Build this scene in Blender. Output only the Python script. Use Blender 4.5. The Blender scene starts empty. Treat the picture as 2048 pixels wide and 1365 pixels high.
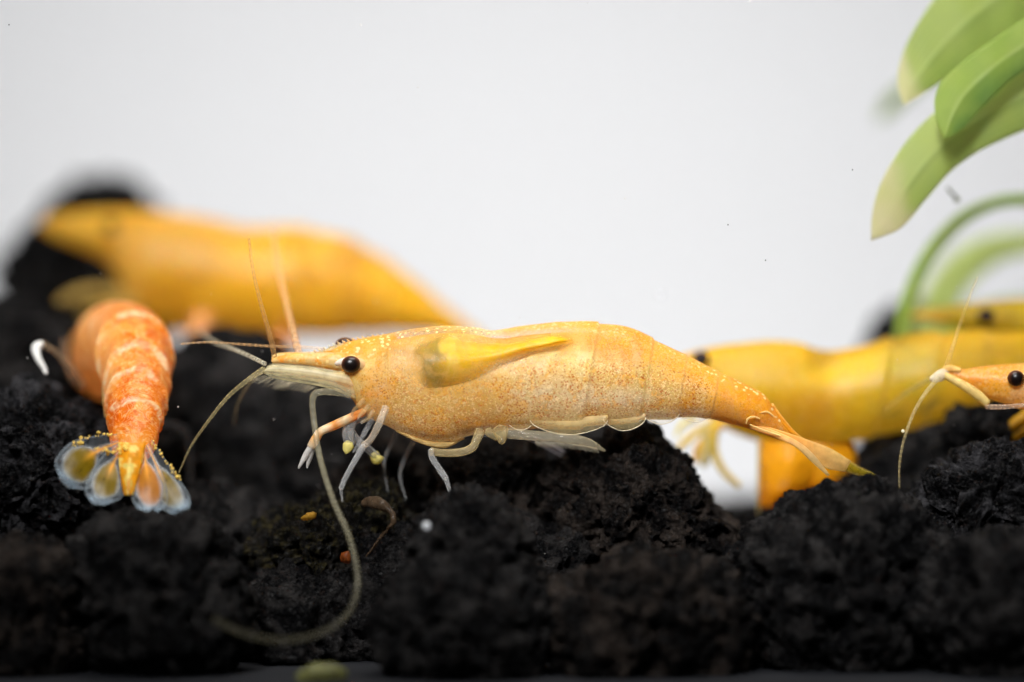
import bpy, math, random
import numpy as np
from mathutils import Vector

# ------------------------------------------------------------------ scene, camera, light
S = bpy.context.scene
C = S.collection
S.unit_settings.system = 'METRIC'
S.unit_settings.scale_length = 0.002          # one unit is two millimetres: a macro scene
S.render.engine = 'CYCLES'
S.cycles.use_denoising = True
S.cycles.max_bounces = 10
S.cycles.transparent_max_bounces = 24
S.cycles.sample_clamp_indirect = 6
S.view_settings.view_transform = 'Standard'
S.view_settings.look = 'None'
S.view_settings.exposure = 0.0
S.view_settings.gamma = 1.0

D = 60.0                                        # camera to the plane of focus
cam = bpy.data.cameras.new('camera')
camo = bpy.data.objects.new('camera', cam); C.objects.link(camo)
camo.location = (0, -D, 0); camo.rotation_euler = (math.radians(90), 0, 0)
cam.sensor_width = 36; cam.lens = 36 * D / 20.48
cam.clip_start = 0.5; cam.clip_end = 1000
cam.dof.use_dof = True
cam.dof.focus_distance = D - 0.45
cam.dof.aperture_fstop = cam.lens * 1e-3 / 3.3
S.camera = camo

w = bpy.data.worlds.new('World'); S.world = w; w.use_nodes = True
w.node_tree.nodes['Background'].inputs[0].default_value = (0.85, 0.92, 1.0, 1)
w.node_tree.nodes['Background'].inputs[1].default_value = 0.06

def area(name, loc, aim, sx, sy, power, col=(1, 1, 1)):
    l = bpy.data.lights.new(name, 'AREA'); l.shape = 'RECTANGLE'
    l.size = sx; l.size_y = sy; l.energy = power; l.color = col
    o = bpy.data.objects.new(name, l); C.objects.link(o); o.location = loc
    o.rotation_euler = (Vector(aim) - Vector(loc)).to_track_quat('-Z', 'Y').to_euler()
    return o
area('tank_lamp', (1, -3, 30), (0, 1, -4), 22, 12, 11500, (1, 0.97, 0.93))
fs_ = area('front_softbox', (-9, -38, 36), (0, 0, 7.5), 26, 22, 4300, (0.98, 0.985, 1.0)); fs_.data.spread = math.radians(25)
area('backdrop_lamp', (0, 86, 4), (0, 55, 4), 54, 42, 51000, (1, 1, 1))

# ------------------------------------------------------------------ helpers
def W(px, py, y=0.0):
    """a point of the traced photograph, at depth y"""
    s = (D + y) / D
    return np.array([(px - 1024) / 100 * s, y, (682.5 - py) / 100 * s])
def WL(pts, y=0.0):
    return np.array([W(p[0], p[1], p[2] if len(p) > 2 else y) for p in pts])
def lin(r, g, b):
    f = lambda c: ((c / 255 + 0.055) / 1.055) ** 2.4 if c > 10 else c / 255 / 12.92
    return np.array([f(r), f(g), f(b)])
def spline(pts, n):
    """Catmull-Rom through pts, n samples even in the parameter"""
    P = np.asarray(pts, float)
    if len(P) == 1: return np.repeat(P, n, 0)
    d = np.r_[0, np.cumsum(np.maximum(np.linalg.norm(np.diff(P[:, :3], axis=0), axis=1), 1e-6))]
    t = np.linspace(0, d[-1], n)
    m = np.zeros_like(P)
    for i in range(len(P)):
        if i == 0: m[i] = (P[1] - P[0]) / (d[1] - d[0])
        elif i == len(P) - 1: m[i] = (P[-1] - P[-2]) / (d[-1] - d[-2])
        else: m[i] = (P[i + 1] - P[i - 1]) / (d[i + 1] - d[i - 1])
    k = np.clip(np.searchsorted(d, t, 'right') - 1, 0, len(P) - 2)
    h = (d[k + 1] - d[k])[:, None]; u = ((t - d[k]) / h[:, 0])[:, None]
    return ((2*u**3 - 3*u**2 + 1) * P[k] + (u**3 - 2*u**2 + u) * h * m[k]
            + (-2*u**3 + 3*u**2) * P[k + 1] + (u**3 - u**2) * h * m[k + 1])
def interp1(x, pts):
    """smooth y(x) through pts sorted in x (monotone cubic)"""
    p = np.array(pts, float); X, Y = p[:, 0], p[:, 1]
    d = np.diff(Y) / np.diff(X); m = np.r_[d[0], (d[:-1] + d[1:]) / 2, d[-1]]
    for i in range(1, len(X) - 1):
        if d[i - 1] * d[i] <= 0: m[i] = 0
        else: m[i] = np.sign(m[i]) * min(abs(m[i]), 3 * abs(d[i - 1]), 3 * abs(d[i]))
    x = np.clip(x, X[0], X[-1]); k = np.clip(np.searchsorted(X, x, 'right') - 1, 0, len(X) - 2)
    h = X[k + 1] - X[k]; u = (x - X[k]) / h
    return ((2*u**3 - 3*u**2 + 1) * Y[k] + (u**3 - 2*u**2 + u) * h * m[k]
            + (-2*u**3 + 3*u**2) * Y[k + 1] + (u**3 - u**2) * h * m[k + 1])
def hash3(i, j, k, seed):
    n = (i.astype(np.uint32) * np.uint32(374761393) + j.astype(np.uint32) * np.uint32(668265263)
         + k.astype(np.uint32) * np.uint32(2147483647 - 1013) + np.uint32(seed * 974711 % 4294967291))
    n = (n ^ (n >> np.uint32(13))) * np.uint32(1274126177)
    n = (n ^ (n >> np.uint32(16))) * np.uint32(2246822519)
    return ((n ^ (n >> np.uint32(15))) & np.uint32(0xffffff)).astype(float) / 0xffffff
def vnoise(p, seed=0):
    f = np.floor(p).astype(np.int64); u = p - f; u = u * u * (3 - 2 * u)
    r = 0
    for a in (0, 1):
        for b in (0, 1):
            for c in (0, 1):
                wt = (u[:, 0] if a else 1 - u[:, 0]) * (u[:, 1] if b else 1 - u[:, 1]) * (u[:, 2] if c else 1 - u[:, 2])
                r = r + wt * hash3(f[:, 0] + a, f[:, 1] + b, f[:, 2] + c, seed)
    return r * 2 - 1
def fbm(p, seed=0, o=4):
    r = 0; a = 1; t = 0
    for i in range(o):
        r = r + a * vnoise(p * 2 ** i + 17.3 * i, seed + i); t += a; a *= 0.5
    return r / t
def worley(p, seed=0):
    f = np.floor(p).astype(np.int64); best = np.full(len(p), 9.0)
    for a in (-1, 0, 1):
        for b in (-1, 0, 1):
            for c in (-1, 0, 1):
                g = f + np.array([a, b, c])
                q = np.stack([g[:, i] + hash3(g[:, 0], g[:, 1], g[:, 2], seed + 31 * (i + 1)) for i in range(3)], 1)
                best = np.minimum(best, ((q - p) ** 2).sum(1))
    return np.sqrt(best)
def sm(e0, e1, x):
    t = np.clip((x - e0) / (e1 - e0), 0, 1); return t * t * (3 - 2 * t)

class MB:
    """collects vertices, faces, colours and masks and links them as ONE mesh object"""
    def __init__(s): s.v = []; s.f = []; s.c = []; s.m = []; s.mi = []; s.n = 0
    def add(s, v, f, col=(0.8, 0.8, 0.8), a=1.0, mask=(0, 0, 0), mat=0):
        v = np.asarray(v, float); n = len(v)
        col = np.asarray(col, float)
        if col.ndim == 1: col = np.repeat(col[None, :3], n, 0)
        a = np.asarray(a, float) * np.ones(n)
        mask = np.asarray(mask, float)
        if mask.ndim == 1: mask = np.repeat(mask[None, :], n, 0)
        s.v.append(v); s.c.append(np.c_[col, a]); s.m.append(np.c_[mask, np.ones(n)])
        s.f += [tuple(int(i) + s.n for i in q) for q in f]; s.mi += [mat] * len(f); s.n += n
        return s
    def build(s, name, mats, parent=None, flat=False):
        V = np.concatenate(s.v)
        if parent is not None: V = V - np.array(parent['_b'])
        me = bpy.data.meshes.new(name)
        me.from_pydata(V.tolist(), [], s.f)
        for nm, arr in (('Col', s.c), ('Mask', s.m)):
            at = me.color_attributes.new(nm, 'FLOAT_COLOR', 'POINT')
            at.data.foreach_set('color', np.concatenate(arr).astype(np.float32).ravel())
        for m in (mats if isinstance(mats, (list, tuple)) else [mats]): me.materials.append(m)
        me.polygons.foreach_set('material_index', s.mi)
        me.polygons.foreach_set('use_smooth', [not flat] * len(me.polygons))
        me.update()
        o = bpy.data.objects.new(name, me); C.objects.link(o)
        if parent is not None: o.parent = parent
        return o
def thing(name, label, cat, base, group=None):
    o = bpy.data.objects.new(name, None); C.objects.link(o)
    o.location = base; o['_b'] = [float(x) for x in base]; o.empty_display_size = 0.3
    o['label'] = label; o['category'] = cat
    if group: o['group'] = group
    return o
def sub_of(o, parent):
    """make a part a sub-part of another part of the same thing"""
    o.parent = parent; return o
def tag(o, label, cat, group=None):
    o['label'] = label; o['category'] = cat
    if group: o['group'] = group
    return o
def grid_faces(n, m, closed):
    f = []
    for i in range(n - 1):
        for j in range(m if closed else m - 1):
            k = (j + 1) % m
            f.append((i * m + j, i * m + k, (i + 1) * m + k, (i + 1) * m + j))
    return f
def tube(pts, radii, n=None, seg=10, squash=1.0):
    """round tapering tube along pts; radii per point"""
    P = np.c_[np.asarray(pts, float), np.asarray(radii, float) * np.ones(len(pts))]
    n = n or max(8, 6 * len(pts))
    Q = spline(P, n); c = Q[:, :3]; r = np.maximum(Q[:, 3], 0.004)
    t = np.gradient(c, axis=0); t /= np.linalg.norm(t, axis=1)[:, None] + 1e-9
    ref = np.array([0, 1.0, 0]) if abs(t[0][1]) < 0.9 else np.array([1.0, 0, 0])
    vs = []; a = np.linspace(0, 2 * math.pi, seg, endpoint=False)
    u = np.cross(t[0], ref); u /= np.linalg.norm(u)
    for i in range(n):
        u = u - t[i] * (u @ t[i]); u /= np.linalg.norm(u) + 1e-9
        v = np.cross(t[i], u)
        vs.append(c[i] + r[i] * (np.outer(np.cos(a), u) + squash * np.outer(np.sin(a), v)))
    V = np.concatenate(vs); f = grid_faces(n, seg, True)
    V = np.r_[V, [c[0] - t[0] * r[0] * 0.6], [c[-1] + t[-1] * r[-1] * 0.6]]
    k = n * seg
    for j in range(seg):
        f.append((k, (j + 1) % seg, j)); f.append((k + 1, k - seg + j, k - seg + (j + 1) % seg))
    tt = np.r_[np.repeat(np.linspace(0, 1, n), seg), 0, 1]
    return V, f, tt
def sheet(L, R, nl=30, na=11, fold=0.0, thick=0.04, nrm=(0, -1, 0), wav=0.0, seed=0):
    """thin leaf or blade between two edge polylines, with thickness; returns V, F, t (length), s (-1..1 across)"""
    L = spline(np.asarray(L, float), nl); R = spline(np.asarray(R, float), nl)
    nrm = np.asarray(nrm, float); nrm /= np.linalg.norm(nrm)
    s = np.linspace(-1, 1, na); top = []; bot = []; T = []; Ss = []
    wd = np.linalg.norm(R - L, axis=1)
    for i in range(nl):
        base = L[i] + (R[i] - L[i]) * ((s + 1) / 2)[:, None]
        h = fold * wd[i] * (1.15 - np.sqrt(s * s + 0.02)) + wav * np.sin(i * 0.5 + s * 2.2 + seed) * wd[i]
        th = thick * np.sqrt(np.maximum(0, 1 - s ** 2)) * (0.3 + 0.7 * min(1, 4 * min(i, nl - 1 - i) / nl)) + 0.002
        top.append(base + np.outer(h + th / 2, nrm)); bot.append(base + np.outer(h - th / 2, nrm))
        T += [i / (nl - 1)] * na; Ss += list(s)
    V = np.r_[np.concatenate(top), np.concatenate(bot)]; n = nl * na
    f = grid_faces(nl, na, False)
    f = f + [tuple(x + n for x in q[::-1]) for q in f]
    for i in range(nl - 1):
        a, b = i * na, (i + 1) * na
        f.append((a, b, b + n, a + n)); f.append((b + na - 1, a + na - 1, a + na - 1 + n, b + na - 1 + n))
    for j in range(na - 1):
        f.append((j + 1, j, j + n, j + 1 + n)); e = n - na
        f.append((e + j, e + j + 1, e + j + 1 + n, e + j + n))
    return V, f, np.array(T * 2), np.array(Ss * 2)
def ico(sub, cache={}):
    if sub not in cache:
        import bmesh
        bm = bmesh.new(); bmesh.ops.create_icosphere(bm, subdivisions=sub, radius=1)
        bm.verts.ensure_lookup_table()
        cache[sub] = (np.array([v.co[:] for v in bm.verts]), [tuple(v.index for v in f.verts) for f in bm.faces]); bm.free()
    return cache[sub]
def ball(c, r, sub=3):
    v, f = ico(sub); return v * np.asarray(r) + np.asarray(c), f

# ------------------------------------------------------------------ materials
def mat(name):
    m = bpy.data.materials.new(name); m.use_nodes = True
    nt = m.node_tree; nt.nodes.clear()
    return m, nt, nt.nodes, nt.links
def N(nt, t, **kw):
    n = nt.nodes.new(t)
    for k, v in kw.items():
        if k.startswith('_'): setattr(n, k[1:], v)
        else: n.inputs[k.replace('__', ' ')].default_value = v
    return n
def ramp(nt, src, stops):
    r = nt.nodes.new('ShaderNodeValToRGB'); e = r.color_ramp.elements
    while len(e) < len(stops): e.new(0.5)
    for q, (p, c) in zip(e, stops):
        q.position = p; q.color = (c, c, c, 1) if np.isscalar(c) else (*c, 1)
    nt.links.new(src, r.inputs[0]); return r.outputs[0]
def mixc(nt, fac, a, b, mode='MIX'):
    m = nt.nodes.new('ShaderNodeMix'); m.data_type = 'RGBA'; m.blend_type = mode
    for s_, x in ((0, fac), (6, a), (7, b)):
        if hasattr(x, 'links'): nt.links.new(x, m.inputs[s_])
        elif np.isscalar(x): m.inputs[s_].default_value = x
        else: m.inputs[s_].default_value = (*x, 1)
    return m.outputs[2]
def math_(nt, op, a, b=None):
    m = nt.nodes.new('ShaderNodeMath'); m.operation = op
    for i, x in enumerate((a, b)):
        if x is None: continue
        if hasattr(x, 'links'): nt.links.new(x, m.inputs[i])
        else: m.inputs[i].default_value = x
    return m.outputs[0]
def out(nt, sh):
    o = nt.nodes.new('ShaderNodeOutputMaterial'); nt.links.new(sh, o.inputs[0])

def shell_mat(name, transl=0.4, clear=0.0, patch=lin(240, 160, 26), patch_amt=0.35, sss=0.35, dot=lin(150, 68, 4), rough=0.36, crinkle=False, dots=1.0, squig=0.6, see_through=False, pscale=2.6, tgam=0.5):
    """translucent shrimp shell: painted base colour, red dots (mask r), gold flecks (mask g), white crinkle (mask b)"""
    m, nt, nodes, L = mat(name)
    tc = N(nt, 'ShaderNodeTexCoord').outputs['Object']
    at = N(nt, 'ShaderNodeAttribute', _attribute_name='Col')
    mk = N(nt, 'ShaderNodeAttribute', _attribute_name='Mask')
    sp = N(nt, 'ShaderNodeSeparateColor'); L.new(mk.outputs['Color'], sp.inputs[0])
    def noise(scale, detail=3, dist=0.0, rough_=0.5):
        n = N(nt, 'ShaderNodeTexNoise', Scale=scale, Detail=detail, Distortion=dist, Roughness=rough_)
        L.new(tc, n.inputs['Vector']); return n.outputs['Fac']
    col = at.outputs['Color']
    p = ramp(nt, noise(pscale, 6, 0.9, 0.62), [(0.47, 0), (0.6, patch_amt)])
    col = mixc(nt, p, col, patch)
    sq = ramp(nt, noise(13, 2, 2.4), [(0.48, 0), (0.6, 1)])
    col = mixc(nt, math_(nt, 'MULTIPLY', math_(nt, 'MULTIPLY', sq, sp.outputs[0]), squig), col, lin(250, 238, 200))
    # dots
    nz = N(nt, 'ShaderNodeTexNoise', Scale=16, Detail=1); L.new(tc, nz.inputs['Vector'])
    mp = N(nt, 'ShaderNodeVectorMath', _operation='MULTIPLY_ADD'); L.new(nz.outputs['Color'], mp.inputs[0])
    mp.inputs[1].default_value = (0.07, 0.07, 0.07); L.new(tc, mp.inputs[2])
    vo = N(nt, 'ShaderNodeTexVoronoi', Scale=18.0); L.new(mp.outputs[0], vo.inputs['Vector'])
    dt = ramp(nt, vo.outputs['Distance'], [(0.26, 1), (0.42, 0)])
    rs = N(nt, 'ShaderNodeSeparateColor'); L.new(vo.outputs['Color'], rs.inputs[0])
    dt = math_(nt, 'MULTIPLY', dt, ramp(nt, rs.outputs[0], [(0.0, 0.3), (0.3, 1)]))
    dt = math_(nt, 'MULTIPLY', dt, ramp(nt, noise(3.5, 3, 0.5), [(0.36, 0.65), (0.56, 1)]))
    col = mixc(nt, math_(nt, 'MULTIPLY', math_(nt, 'MULTIPLY', dt, sp.outputs[0]), dots), col, dot)
    # gold / white flecks
    v2 = N(nt, 'ShaderNodeTexVoronoi', Scale=10.0); L.new(mp.outputs[0], v2.inputs['Vector'])
    fl = ramp(nt, v2.outputs['Distance'], [(0.26, 1), (0.42, 0)])
    r2 = N(nt, 'ShaderNodeSeparateColor'); L.new(v2.outputs['Color'], r2.inputs[0])
    fl = math_(nt, 'MULTIPLY', fl, ramp(nt, r2.outputs[1], [(0.3, 0), (0.4, 1)]))
    col = mixc(nt, math_(nt, 'MULTIPLY', fl, sp.outputs[1]), col, lin(255, 236, 170))
    if crinkle:
        rd = ramp(nt, noise(2.3, 6, 1.6, 0.6), [(0.42, 0), (0.58, 1)])
        col = mixc(nt, math_(nt, 'MULTIPLY', rd, math_(nt, 'MULTIPLY', sp.outputs[0], 0.85)), col, lin(220, 96, 2))
        wv = ramp(nt, noise(2.6, 6, 2.4, 0.6), [(0.46, 0), (0.5, 1), (0.54, 0)])
        col = mixc(nt, math_(nt, 'MULTIPLY', wv, sp.outputs[1]), col, lin(255, 214, 150))
    col = mixc(nt, sp.outputs[2], col, lin(250, 226, 178))
    bs = N(nt, 'ShaderNodeBump', Strength=0.35, Distance=0.03)
    L.new(math_(nt, 'ADD', noise(9, 4), math_(nt, 'MULTIPLY', fl, 0.25)), bs.inputs['Height'])
    pr = N(nt, 'ShaderNodeBsdfPrincipled', Roughness=rough)
    pr.inputs['Specular IOR Level'].default_value = 0.28
    pr.inputs['Subsurface Weight'].default_value = sss
    pr.inputs['Subsurface Radius'].default_value = (0.22, 0.15, 0.07)
    pr.inputs['Subsurface Scale'].default_value = 1.0
    L.new(col, pr.inputs['Base Color']); L.new(bs.outputs[0], pr.inputs['Normal'])
    gm = N(nt, 'ShaderNodeGamma', Gamma=tgam); L.new(col, gm.inputs[0])
    tr = N(nt, 'ShaderNodeBsdfTranslucent'); L.new(gm.outputs[0], tr.inputs[0])
    mx = N(nt, 'ShaderNodeMixShader', Fac=transl); L.new(pr.outputs[0], mx.inputs[1]); L.new(tr.outputs[0], mx.inputs[2])
    sh = mx.outputs[0]
    tp = N(nt, 'ShaderNodeBsdfTransparent')
    m2 = N(nt, 'ShaderNodeMixShader'); al = at.outputs['Alpha']
    if see_through:
        lw = N(nt, 'ShaderNodeLayerWeight', Blend=0.3)
        k = math_(nt, 'MAXIMUM', math_(nt, 'MULTIPLY', dt, sp.outputs[0]), math_(nt, 'MULTIPLY', fl, sp.outputs[1]))
        k = math_(nt, 'MAXIMUM', k, math_(nt, 'MULTIPLY', math_(nt, 'MULTIPLY', sq, sp.outputs[0]), 0.75))
        k = math_(nt, 'MAXIMUM', k, math_(nt, 'MULTIPLY', math_(nt, 'MULTIPLY', p, sp.outputs[0]), 0.9))
        k = math_(nt, 'MAXIMUM', k, math_(nt, 'MULTIPLY', lw.outputs['Facing'], 0.7))
        al = math_(nt, 'MAXIMUM', al, k)
    L.new(al, m2.inputs[0])
    L.new(tp.outputs[0], m2.inputs[1]); L.new(sh, m2.inputs[2]); sh = m2.outputs[0]
    out(nt, sh); return m

def glassy_mat(name, opac=0.45, rough=0.22, transl=0.35, spec=0.5, edge=0.45):
    """clear limbs and blades: painted colour, alpha is the opacity"""
    m, nt, nodes, L = mat(name)
    at = N(nt, 'ShaderNodeAttribute', _attribute_name='Col')
    tc = N(nt, 'ShaderNodeTexCoord').outputs['Object']
    nz = N(nt, 'ShaderNodeTexNoise', Scale=5, Detail=3); L.new(tc, nz.inputs['Vector'])
    pr = N(nt, 'ShaderNodeBsdfPrincipled', Roughness=rough); L.new(at.outputs['Color'], pr.inputs['Base Color'])
    pr.inputs['Specular IOR Level'].default_value = spec
    bp = N(nt, 'ShaderNodeBump', Strength=0.5, Distance=0.02); L.new(nz.outputs['Fac'], bp.inputs['Height']); L.new(bp.outputs[0], pr.inputs['Normal'])
    tr = N(nt, 'ShaderNodeBsdfTranslucent'); L.new(at.outputs['Color'], tr.inputs[0])
    mx = N(nt, 'ShaderNodeMixShader', Fac=transl); L.new(pr.outputs[0], mx.inputs[1]); L.new(tr.outputs[0], mx.inputs[2])
    lw = N(nt, 'ShaderNodeLayerWeight', Blend=0.45)
    a = math_(nt, 'MULTIPLY', at.outputs['Alpha'], opac)
    vr = ramp(nt, nz.outputs['Fac'], [(0.3, 0.7), (0.7, 1.25)])
    a = math_(nt, 'MULTIPLY', a, vr)
    a = math_(nt, 'MINIMUM', math_(nt, 'ADD', a, math_(nt, 'MULTIPLY', lw.outputs['Facing'], math_(nt, 'MULTIPLY', at.outputs['Alpha'], edge))), 1.0)
    tp = N(nt, 'ShaderNodeBsdfTransparent')
    m2 = N(nt, 'ShaderNodeMixShader'); L.new(a, m2.inputs[0]); L.new(tp.outputs[0], m2.inputs[1]); L.new(mx.outputs[0], m2.inputs[2])
    out(nt, m2.outputs[0]); return m

def rock_mat(name, dark, lightc, moss=None, spark=0.0):
    m, nt, nodes, L = mat(name)
    tc = N(nt, 'ShaderNodeTexCoord').outputs['Object']
    oi = N(nt, 'ShaderNodeObjectInfo')
    def noise(scale, detail=5, dist=0.0, rough_=0.6):
        n = N(nt, 'ShaderNodeTexNoise', Scale=scale, Detail=detail, Distortion=dist, Roughness=rough_)
        L.new(tc, n.inputs['Vector']); return n.outputs['Fac']
    col = mixc(nt, ramp(nt, noise(1.9, 6, 0.5), [(0.46, 0), (0.62, 1)]), dark, lightc)
    col = mixc(nt, ramp(nt, noise(5.5, 4, 0.8), [(0.58, 0), (0.72, 0.6)]), col, lin(42, 31, 26))
    col = mixc(nt, ramp(nt, noise(18, 3), [(0.56, 0), (0.72, 0.55)]), col, lin(50, 48, 47))
    if moss is not None:
        col = mixc(nt, ramp(nt, noise(3.4, 5, 1.5), [(0.5, 0), (0.62, 0.8)]), col, moss)
    v = N(nt, 'ShaderNodeTexVoronoi', Scale=9.0); L.new(tc, v.inputs['Vector'])
    b1 = N(nt, 'ShaderNodeBump', Strength=1.0, Distance=0.16); L.new(noise(10, 6, 0.4, 0.7), b1.inputs['Height'])
    b2 = N(nt, 'ShaderNodeBump', Strength=0.7, Distance=0.10); L.new(ramp(nt, v.outputs['Distance'], [(0.1, 0), (0.5, 1)]), b2.inputs['Height']); L.new(b1.outputs[0], b2.inputs['Normal'])
    b3 = N(nt, 'ShaderNodeBump', Strength=0.6, Distance=0.03); L.new(noise(40, 3), b3.inputs['Height']); L.new(b2.outputs[0], b3.inputs['Normal'])
    pr = N(nt, 'ShaderNodeBsdfPrincipled'); L.new(col, pr.inputs['Base Color'])
    L.new(ramp(nt, noise(13, 3, 0.5), [(0.55, 0.05), (0.75, 0.6)]), pr.inputs['Specular IOR Level'])
    L.new(ramp(nt, noise(26, 2), [(0.35, 0.42), (0.6, 0.8)]), pr.inputs['Roughness'])
    L.new(b3.outputs[0], pr.inputs['Normal'])
    out(nt, pr.outputs[0]); return m

def plain_mat(name, col, rough=0.5, transl=0.0, spec=0.5, nscale=0.0, namt=0.0, col2=None):
    m, nt, nodes, L = mat(name)
    pr = N(nt, 'ShaderNodeBsdfPrincipled', Roughness=rough); pr.inputs['Specular IOR Level'].default_value = spec
    c = col
    tr = N(nt, 'ShaderNodeBsdfTranslucent'); tr.inputs[0].default_value = (*col, 1)
    if nscale:
        tc = N(nt, 'ShaderNodeTexCoord').outputs['Object']
        n = N(nt, 'ShaderNodeTexNoise', Scale=nscale, Detail=5); L.new(tc, n.inputs['Vector'])
        c = mixc(nt, ramp(nt, n.outputs['Fac'], [(0.35, 0), (0.65, namt)]), col, col2)
        L.new(c, pr.inputs['Base Color']); L.new(c, tr.inputs[0])
    else: pr.inputs['Base Color'].default_value = (*col, 1)
    mx = N(nt, 'ShaderNodeMixShader', Fac=transl); L.new(pr.outputs[0], mx.inputs[1]); L.new(tr.outputs[0], mx.inputs[2])
    out(nt, mx.outputs[0]); return m

def leaf_mat(name):
    m, nt, nodes, L = mat(name)
    at = N(nt, 'ShaderNodeAttribute', _attribute_name='Col'); mk = N(nt, 'ShaderNodeAttribute', _attribute_name='Mask')
    sp = N(nt, 'ShaderNodeSeparateColor'); L.new(mk.outputs['Color'], sp.inputs[0])
    tc = N(nt, 'ShaderNodeTexCoord').outputs['Object']
    n = N(nt, 'ShaderNodeTexNoise', Scale=1.6, Detail=6); L.new(tc, n.inputs['Vector'])
    # mask r: position across the leaf, mask g: position along it -> fine veins running along the blade
    wv = math_(nt, 'SINE', math_(nt, 'MULTIPLY', sp.outputs[0], 70.0))
    col = mixc(nt, ramp(nt, n.outputs['Fac'], [(0.35, 0), (0.7, 0.45)]), at.outputs['Color'], lin(196, 208, 110))
    col = mixc(nt, ramp(nt, wv, [(0.4, 0), (1.0, 0.3)]), col, lin(112, 146, 56))
    sq = N(nt, 'ShaderNodeTexVoronoi', Scale=14); L.new(tc, sq.inputs['Vector'])
    col = mixc(nt, ramp(nt, sq.outputs['Distance'], [(0.0, 0.10), (0.25, 0)]), col, lin(220, 225, 150))
    pr = N(nt, 'ShaderNodeBsdfPrincipled', Roughness=0.42); L.new(col, pr.inputs['Base Color']); pr.inputs['Specular IOR Level'].default_value = 0.3
    b = N(nt, 'ShaderNodeBump', Strength=0.2, Distance=0.05); L.new(math_(nt, 'ADD', wv, n.outputs['Fac']), b.inputs['Height']); L.new(b.outputs[0], pr.inputs['Normal'])
    gm = N(nt, 'ShaderNodeGamma', Gamma=0.5); L.new(col, gm.inputs[0])
    tr = N(nt, 'ShaderNodeBsdfTranslucent'); L.new(gm.outputs[0], tr.inputs[0])
    mx = N(nt, 'ShaderNodeMixShader', Fac=0.74); L.new(pr.outputs[0], mx.inputs[1]); L.new(tr.outputs[0], mx.inputs[2])
    out(nt, mx.outputs[0]); return m

M_shell = shell_mat('speckled_shell', transl=0.50, patch=lin(240, 172, 30), patch_amt=0.75, sss=0.2, see_through=True, pscale=3.6, tgam=0.58)
M_inner = shell_mat('muscle_and_gut', transl=0.55, patch=lin(240, 196, 110), patch_amt=0.4, sss=0.3, dots=0.0, squig=0.5, tgam=0.8)
M_yellow = shell_mat('yellow_shell', transl=0.60, patch=lin(246, 196, 10), patch_amt=0.3, sss=0.5)
M_orange = shell_mat('orange_shell', transl=0.5, patch=lin(244, 160, 70), patch_amt=0.25, sss=0.35, crinkle=True, dots=0.1, squig=0.0, tgam=0.75)
M_glass = glassy_mat('clear_limb', 0.20)
M_blade = glassy_mat('clear_blade', 0.8, 0.38, 0.4, 0.3, 0.25)
M_leaf = leaf_mat('leaf_tissue')
def eye_mat():
    m, nt, nodes, L = mat('eye_pigment')
    at = N(nt, 'ShaderNodeAttribute', _attribute_name='Col'); tc = N(nt, 'ShaderNodeTexCoord').outputs['Object']
    v = N(nt, 'ShaderNodeTexVoronoi', Scale=45); L.new(tc, v.inputs['Vector'])
    pr = N(nt, 'ShaderNodeBsdfPrincipled', Roughness=0.3); pr.inputs['Specular IOR Level'].default_value = 0.3
    L.new(mixc(nt, ramp(nt, v.outputs['Distance'], [(0.2, 0), (0.6, 0.5)]), at.outputs['Color'], lin(20, 10, 8)), pr.inputs['Base Color'])
    out(nt, pr.outputs[0]); return m
M_eye = eye_mat()
M_rock = rock_mat('black_lava', lin(4, 4, 5), lin(42, 40, 39))
M_rockb = rock_mat('brown_lava', lin(5, 4, 4), lin(50, 43, 38))
M_rockg = rock_mat('grey_lava', lin(6, 6, 7), lin(56, 55, 57))
M_rockm = rock_mat('mossy_lava', lin(6, 6, 5), lin(26, 23, 19), lin(54, 48, 26))

# ------------------------------------------------------------------ the setting: tank floor and the white board behind the tank
def box(name, lo, hi, m):
    b = MB(); x0, y0, z0 = lo; x1, y1, z1 = hi
    v = [(x0,y0,z0),(x1,y0,z0),(x1,y1,z0),(x0,y1,z0),(x0,y0,z1),(x1,y0,z1),(x1,y1,z1),(x0,y1,z1)]
    b.add(v, [(0,3,2,1),(4,5,6,7),(0,1,5,4),(1,2,6,5),(2,3,7,6),(3,0,4,7)])
    return b.build(name, m, flat=True)
FZ = -6.36
M_floor = plain_mat('tank_bottom', lin(36, 37, 40), 0.45, 0, 0.25, 0.7, 0.5, lin(26, 27, 29))
M_board = plain_mat('opal_board', (0.9, 0.9, 0.905), 0.9, 0.5, 0.0)
o = box('tank_floor', (-40, -7.2, FZ - 0.6), (40, 54.5, FZ), M_floor); o['kind'] = 'structure'
o = box('backdrop', (-45, 55, FZ - 8), (45, 55.4, 34), M_board); o['kind'] = 'structure'

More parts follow.
